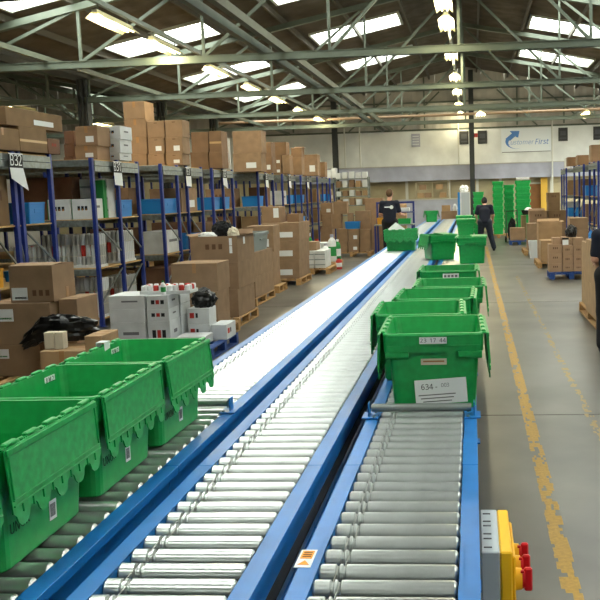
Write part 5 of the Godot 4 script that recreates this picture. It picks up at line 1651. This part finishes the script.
# ---------------------------------------------------------------- people
func nets(bones: Array, cell: float, k: float) -> SurfaceTool:
	# tapered capsules joined with a smooth minimum, meshed as surface nets
	var lo := Vector3.ONE * 1e9
	var hi := -lo
	for b: Array in bones:
		var r := maxf(b[2], b[3]) + k + cell * 2
		lo = lo.min((b[0] as Vector3).min(b[1]) - Vector3.ONE * r)
		hi = hi.max((b[0] as Vector3).max(b[1]) + Vector3.ONE * r)
	var nx := int((hi.x - lo.x) / cell) + 2
	var ny := int((hi.y - lo.y) / cell) + 2
	var nz := int((hi.z - lo.z) / cell) + 2
	var f := PackedFloat32Array()
	f.resize(nx * ny * nz)
	f.fill(1.0)
	for b: Array in bones:
		var a: Vector3 = b[0]
		var c: Vector3 = b[1]
		var d := c - a
		var dd := maxf(d.length_squared(), 1e-9)
		var r := maxf(b[2], b[3]) + k + cell * 2
		var l := ((a.min(c) - Vector3.ONE * r - lo) / cell).floor()
		var h := ((a.max(c) + Vector3.ONE * r - lo) / cell).ceil()
		for z in range(maxi(0, int(l.z)), mini(nz - 1, int(h.z)) + 1):
			for y in range(maxi(0, int(l.y)), mini(ny - 1, int(h.y)) + 1):
				var base := (z * ny + y) * nx
				for x in range(maxi(0, int(l.x)), mini(nx - 1, int(h.x)) + 1):
					var p := lo + Vector3(x, y, z) * cell
					var t := clampf((p - a).dot(d) / dd, 0.0, 1.0)
					var v := p.distance_to(a + d * t) - lerpf(b[2], b[3], t)
					var o := f[base + x]
					var hh := maxf(k - absf(v - o), 0.0) / k
					f[base + x] = minf(v, o) - hh * hh * k * 0.25
	var vert := {}
	var st := new_st()
	var cell_v := func(x: int, y: int, z: int) -> Vector3:
		var key := (z * ny + y) * nx + x
		if vert.has(key): return vert[key]
		var s := Vector3.ZERO
		var n := 0
		for e: Array in [[0, 0, 0, 1, 0, 0], [0, 1, 0, 1, 1, 0], [0, 0, 1, 1, 0, 1], [0, 1, 1, 1, 1, 1], [0, 0, 0, 0, 1, 0], [1, 0, 0, 1, 1, 0], [0, 0, 1, 0, 1, 1], [1, 0, 1, 1, 1, 1], [0, 0, 0, 0, 0, 1], [1, 0, 0, 1, 0, 1], [0, 1, 0, 0, 1, 1], [1, 1, 0, 1, 1, 1]]:
			var fa := f[((z + e[2]) * ny + y + e[1]) * nx + x + e[0]]
			var fb := f[((z + e[5]) * ny + y + e[4]) * nx + x + e[3]]
			if (fa < 0) != (fb < 0):
				var t := fa / (fa - fb)
				s += Vector3(lerpf(e[0], e[3], t), lerpf(e[1], e[4], t), lerpf(e[2], e[5], t))
				n += 1
		var p: Vector3 = lo + (Vector3(x, y, z) + (s / n if n else Vector3.ONE * 0.5)) * cell
		vert[key] = p
		return p
	for z in range(1, nz - 1):
		for y in range(1, ny - 1):
			for x in range(1, nx - 1):
				var v := f[(z * ny + y) * nx + x]
				for ax in 3:
					var w := f[((z + (1 if ax == 2 else 0)) * ny + y + (1 if ax == 1 else 0)) * nx + x + (1 if ax == 0 else 0)]
					if (v < 0) == (w < 0):
						continue
					var q: Array
					if ax == 0: q = [cell_v.call(x, y - 1, z - 1), cell_v.call(x, y, z - 1), cell_v.call(x, y, z), cell_v.call(x, y - 1, z)]
					elif ax == 1: q = [cell_v.call(x - 1, y, z - 1), cell_v.call(x - 1, y, z), cell_v.call(x, y, z), cell_v.call(x, y, z - 1)]
					else: q = [cell_v.call(x - 1, y - 1, z), cell_v.call(x, y - 1, z), cell_v.call(x, y, z), cell_v.call(x - 1, y, z)]
					if v >= 0: q.reverse()
					for j: int in [0, 2, 1, 0, 3, 2]:
						st.set_smooth_group(0)
						st.add_vertex(q[j])
	st.index()
	st.generate_normals()
	return st

func fingers(st: SurfaceTool, wrist: Vector3, dir: Vector3, side: Vector3) -> void:
	var d := dir.normalized()
	var up := side.cross(d).normalized()
	var lens := [0.072, 0.080, 0.074, 0.058]
	for k in 4:
		var a := wrist + d * 0.085 + side * (0.030 - 0.02 * k)
		var b: Vector3 = a + d * lens[k] * 0.5 + up * 0.004
		var c: Vector3 = b + d * lens[k] * 0.4 + up * 0.022
		tube(st, a, b, 0.0095, 0.009, 7)
		tube(st, b, c, 0.009, 0.0075, 7)
	var ta := wrist + d * 0.03 + side * 0.03
	var tb := ta + d * 0.04 + side * 0.025
	tube(st, ta, tb, 0.011, 0.010, 7)
	tube(st, tb, tb + d * 0.03 + up * 0.01, 0.010, 0.008, 7)

func person(label: String, at: Vector3, turn: float, J: Dictionary, shirt: Material, legs: Material, hair: Material, cell := 0.02) -> Node3D:
	var t := thing("person", label, "person", at, turn)
	var head: Vector3 = J.head
	var face: Vector3 = J.face
	var skin := [[J.neck, head, 0.055, 0.06], [head + face * 0.01 + Vector3(0, 0.07, 0), head + face * 0.005 + Vector3(0, 0.12, 0), 0.082, 0.086], [head + face * 0.045, head + face * 0.03 + Vector3(0, 0.08, 0), 0.05, 0.06],
		[head + face * 0.095 + Vector3(0, 0.065, 0), head + face * 0.108 + Vector3(0, 0.04, 0), 0.012, 0.016]]
	var right := face.cross(Vector3.UP).normalized()
	for s: float in [-1.0, 1.0]:
		skin.append([head + right * s * 0.086 + Vector3(0, 0.06, 0), head + right * s * 0.088 + Vector3(0, 0.09, 0), 0.016, 0.018])
	for s in 2:
		skin.append([J.sh[s], J.el[s], 0.05, 0.042])
		skin.append([J.el[s], J.wr[s], 0.043, 0.03])
		var hd: Vector3 = (J.wr[s] - J.el[s]).normalized()
		skin.append([J.wr[s], J.wr[s] + hd * 0.08, 0.028, 0.034])
		skin.append([J.hip[s], J.kn[s], 0.085, 0.058])
		skin.append([J.kn[s], J.an[s], 0.056, 0.038])
	skin.append([J.neck, J.chest, 0.06, 0.11])
	skin.append([J.chest, J.pelvis, 0.12, 0.12])
	var bst := nets(skin, cell, 0.03)
	part(t, "body", bst, M.skin)
	var fst := new_st()
	for s in 2:
		fingers(fst, J.wr[s], J.wr[s] - J.el[s], right * (1.0 if s == 0 else -1.0))
	part(t, "fingers", fst, M.skin)
	# face: eyes and mouth
	for s: float in [-1.0, 1.0]:
		var st := new_st()
		lathe(st, [Vector2(0, -0.011), Vector2(0.009, -0.006), Vector2(0.011, 0), Vector2(0.009, 0.006), Vector2(0, 0.011)], 8, Transform3D(Basis(), head + face * 0.083 + right * s * 0.032 + Vector3(0, 0.085, 0)))
		part(t, "eye", st, M.ink)
	var ms := new_st()
	box(ms, head + face * 0.094 + Vector3(0, 0.008, 0), Vector3(0.04, 0.008, 0.01), 0.002, Basis(Vector3.UP, atan2(-right.z, right.x)))
	part(t, "mouth", ms, M.print_red)
	var sh := [[J.neck + Vector3(0, -0.05, 0), J.chest, 0.07, 0.13], [J.sh[0], J.sh[1], 0.07, 0.07], [J.chest, J.pelvis, 0.150, 0.145]]
	var cl: Vector3 = (J.sh[0] - J.sh[1]).normalized()
	sh.append([J.chest + cl * 0.075, J.pelvis + cl * 0.055, 0.115, 0.115])
	sh.append([J.chest - cl * 0.075, J.pelvis - cl * 0.055, 0.115, 0.115])
	for s in 2:
		sh.append([J.sh[s], J.sh[s].lerp(J.el[s], 0.75), 0.068, 0.066])
	part(t, "shirt", nets(sh, cell, 0.04), shirt)
	var tr := [[J.hip[0], J.hip[1], 0.125, 0.125], [J.pelvis, J.pelvis + Vector3(0, -0.08, 0), 0.125, 0.12]]
	for s in 2:
		tr.append([J.hip[s], J.kn[s], 0.122, 0.088])
		tr.append([J.kn[s], J.an[s] + Vector3(0, 0.03, 0), 0.086, 0.076])
	part(t, "trousers", nets(tr, cell, 0.03), legs)
	var sho := []
	for s in 2:
		var an: Vector3 = J.an[s]
		sho.append([Vector3(an.x, 0.045, an.z), Vector3(an.x, 0.038, an.z) + (J.toe as Vector3) * 0.16, 0.045, 0.038])
	part(t, "shoes", nets(sho, cell * 0.7, 0.01), M.shoe)
	var ha := [[head - face * 0.018 + Vector3(0, 0.09, 0), head - face * 0.01 + Vector3(0, 0.135, 0), 0.096, 0.085], [head - face * 0.045 + Vector3(0, 0.04, 0), head - face * 0.03 + Vector3(0, 0.1, 0), 0.06, 0.075]]
	part(t, "hair", nets(ha, cell * 0.7, 0.03), hair)
	return t

func build_people() -> void:
	# all face -z (away); x to the right
	var fw := Vector3(0, -0.45, -0.9).normalized()
	# man at the far right of the conveyors, stooping
	var J := {"neck": Vector3(0, 1.42, -0.10), "head": Vector3(0, 1.47, -0.19), "face": fw, "chest": Vector3(0, 1.25, -0.04), "pelvis": Vector3(0, 0.95, 0.03),
		"sh": [Vector3(0.19, 1.38, -0.06), Vector3(-0.19, 1.38, -0.06)], "el": [Vector3(0.27, 1.12, -0.07), Vector3(-0.27, 1.12, -0.07)], "wr": [Vector3(0.25, 0.94, -0.22), Vector3(-0.23, 0.95, -0.24)],
		"hip": [Vector3(0.10, 0.92, 0.02), Vector3(-0.10, 0.92, 0.02)], "kn": [Vector3(0.17, 0.50, -0.02), Vector3(-0.14, 0.50, -0.03)], "an": [Vector3(0.27, 0.09, 0.02), Vector3(-0.21, 0.09, -0.02)], "toe": Vector3(0, 0, -1)}
	person("person in navy T-shirt and jeans seen from behind, stooping by totes", Vector3(0.38, 0, -27.8), 0.0, J, M.navy, M.jeans, M.hair_dark)
	# man at the left, standing on a duckboard behind the crosswise tote
	fw = Vector3(0.25, -0.35, -0.9).normalized()
	J = {"neck": Vector3(0, 1.56, -0.03), "head": Vector3(0.01, 1.66, -0.06), "face": fw, "chest": Vector3(0, 1.34, 0.0), "pelvis": Vector3(0, 1.02, 0.02),
		"sh": [Vector3(0.20, 1.49, -0.02), Vector3(-0.20, 1.49, 0.0)], "el": [Vector3(0.27, 1.20, -0.08), Vector3(-0.25, 1.2, 0.0)], "wr": [Vector3(0.35, 1.16, -0.31), Vector3(-0.12, 1.08, -0.26)],
		"hip": [Vector3(0.10, 0.97, 0.01), Vector3(-0.10, 0.97, 0.01)], "kn": [Vector3(0.11, 0.52, -0.01), Vector3(-0.11, 0.52, 0.01)], "an": [Vector3(0.12, 0.09, 0.02), Vector3(-0.12, 0.09, 0.02)], "toe": Vector3(0, 0, -1)}
	var p := person("person in navy T-shirt with white back print at the packing bench", Vector3(-2.25, 0.143, -24.0), 0.0, J, M.navy, M.black_cloth, M.hair_brown)
	var st := new_st()
	lathe(st, [Vector2(0.0, 0.0), Vector2(0.05, 0.0), Vector2(0.05, 0.004), Vector2(0, 0.004)], 14, Transform3D(Basis(Vector3(1, 0, 0), PI / 2), Vector3(0.07, 1.38, 0.165)))
	part(p, "back_print", st, M.paper)
	boxpart(p, "back_print", Vector3(-0.05, 1.385, 0.163), Vector3(0.14, 0.03, 0.006), M.paper)
	pallet("wooden duckboard under the left man's feet", -2.25, -24.0, 0.7, 0.7, M.wood)
	# person at the right edge
	fw = Vector3(0.2, -0.1, -1).normalized()
	J = {"neck": Vector3(0, 1.42, 0), "head": Vector3(0, 1.52, -0.02), "face": fw, "chest": Vector3(0, 1.22, 0.0), "pelvis": Vector3(0, 0.94, 0.02),
		"sh": [Vector3(0.18, 1.36, -0.0), Vector3(-0.18, 1.36, 0.0)], "el": [Vector3(0.24, 1.10, -0.04), Vector3(-0.22, 1.09, 0.02)], "wr": [Vector3(0.22, 0.95, -0.24), Vector3(-0.16, 1.02, -0.20)],
		"hip": [Vector3(0.10, 0.90, 0.01), Vector3(-0.10, 0.90, 0.01)], "kn": [Vector3(0.10, 0.49, -0.03), Vector3(-0.12, 0.49, 0.02)], "an": [Vector3(0.10, 0.09, -0.02), Vector3(-0.14, 0.09, 0.10)], "toe": Vector3(0, 0, -1)}
	person("person in dark navy clothes cut off by the right picture edge", Vector3(1.61, 0, -10.25), 0.0, J, M.navy, M.black_cloth, M.hair_dark, 0.016)
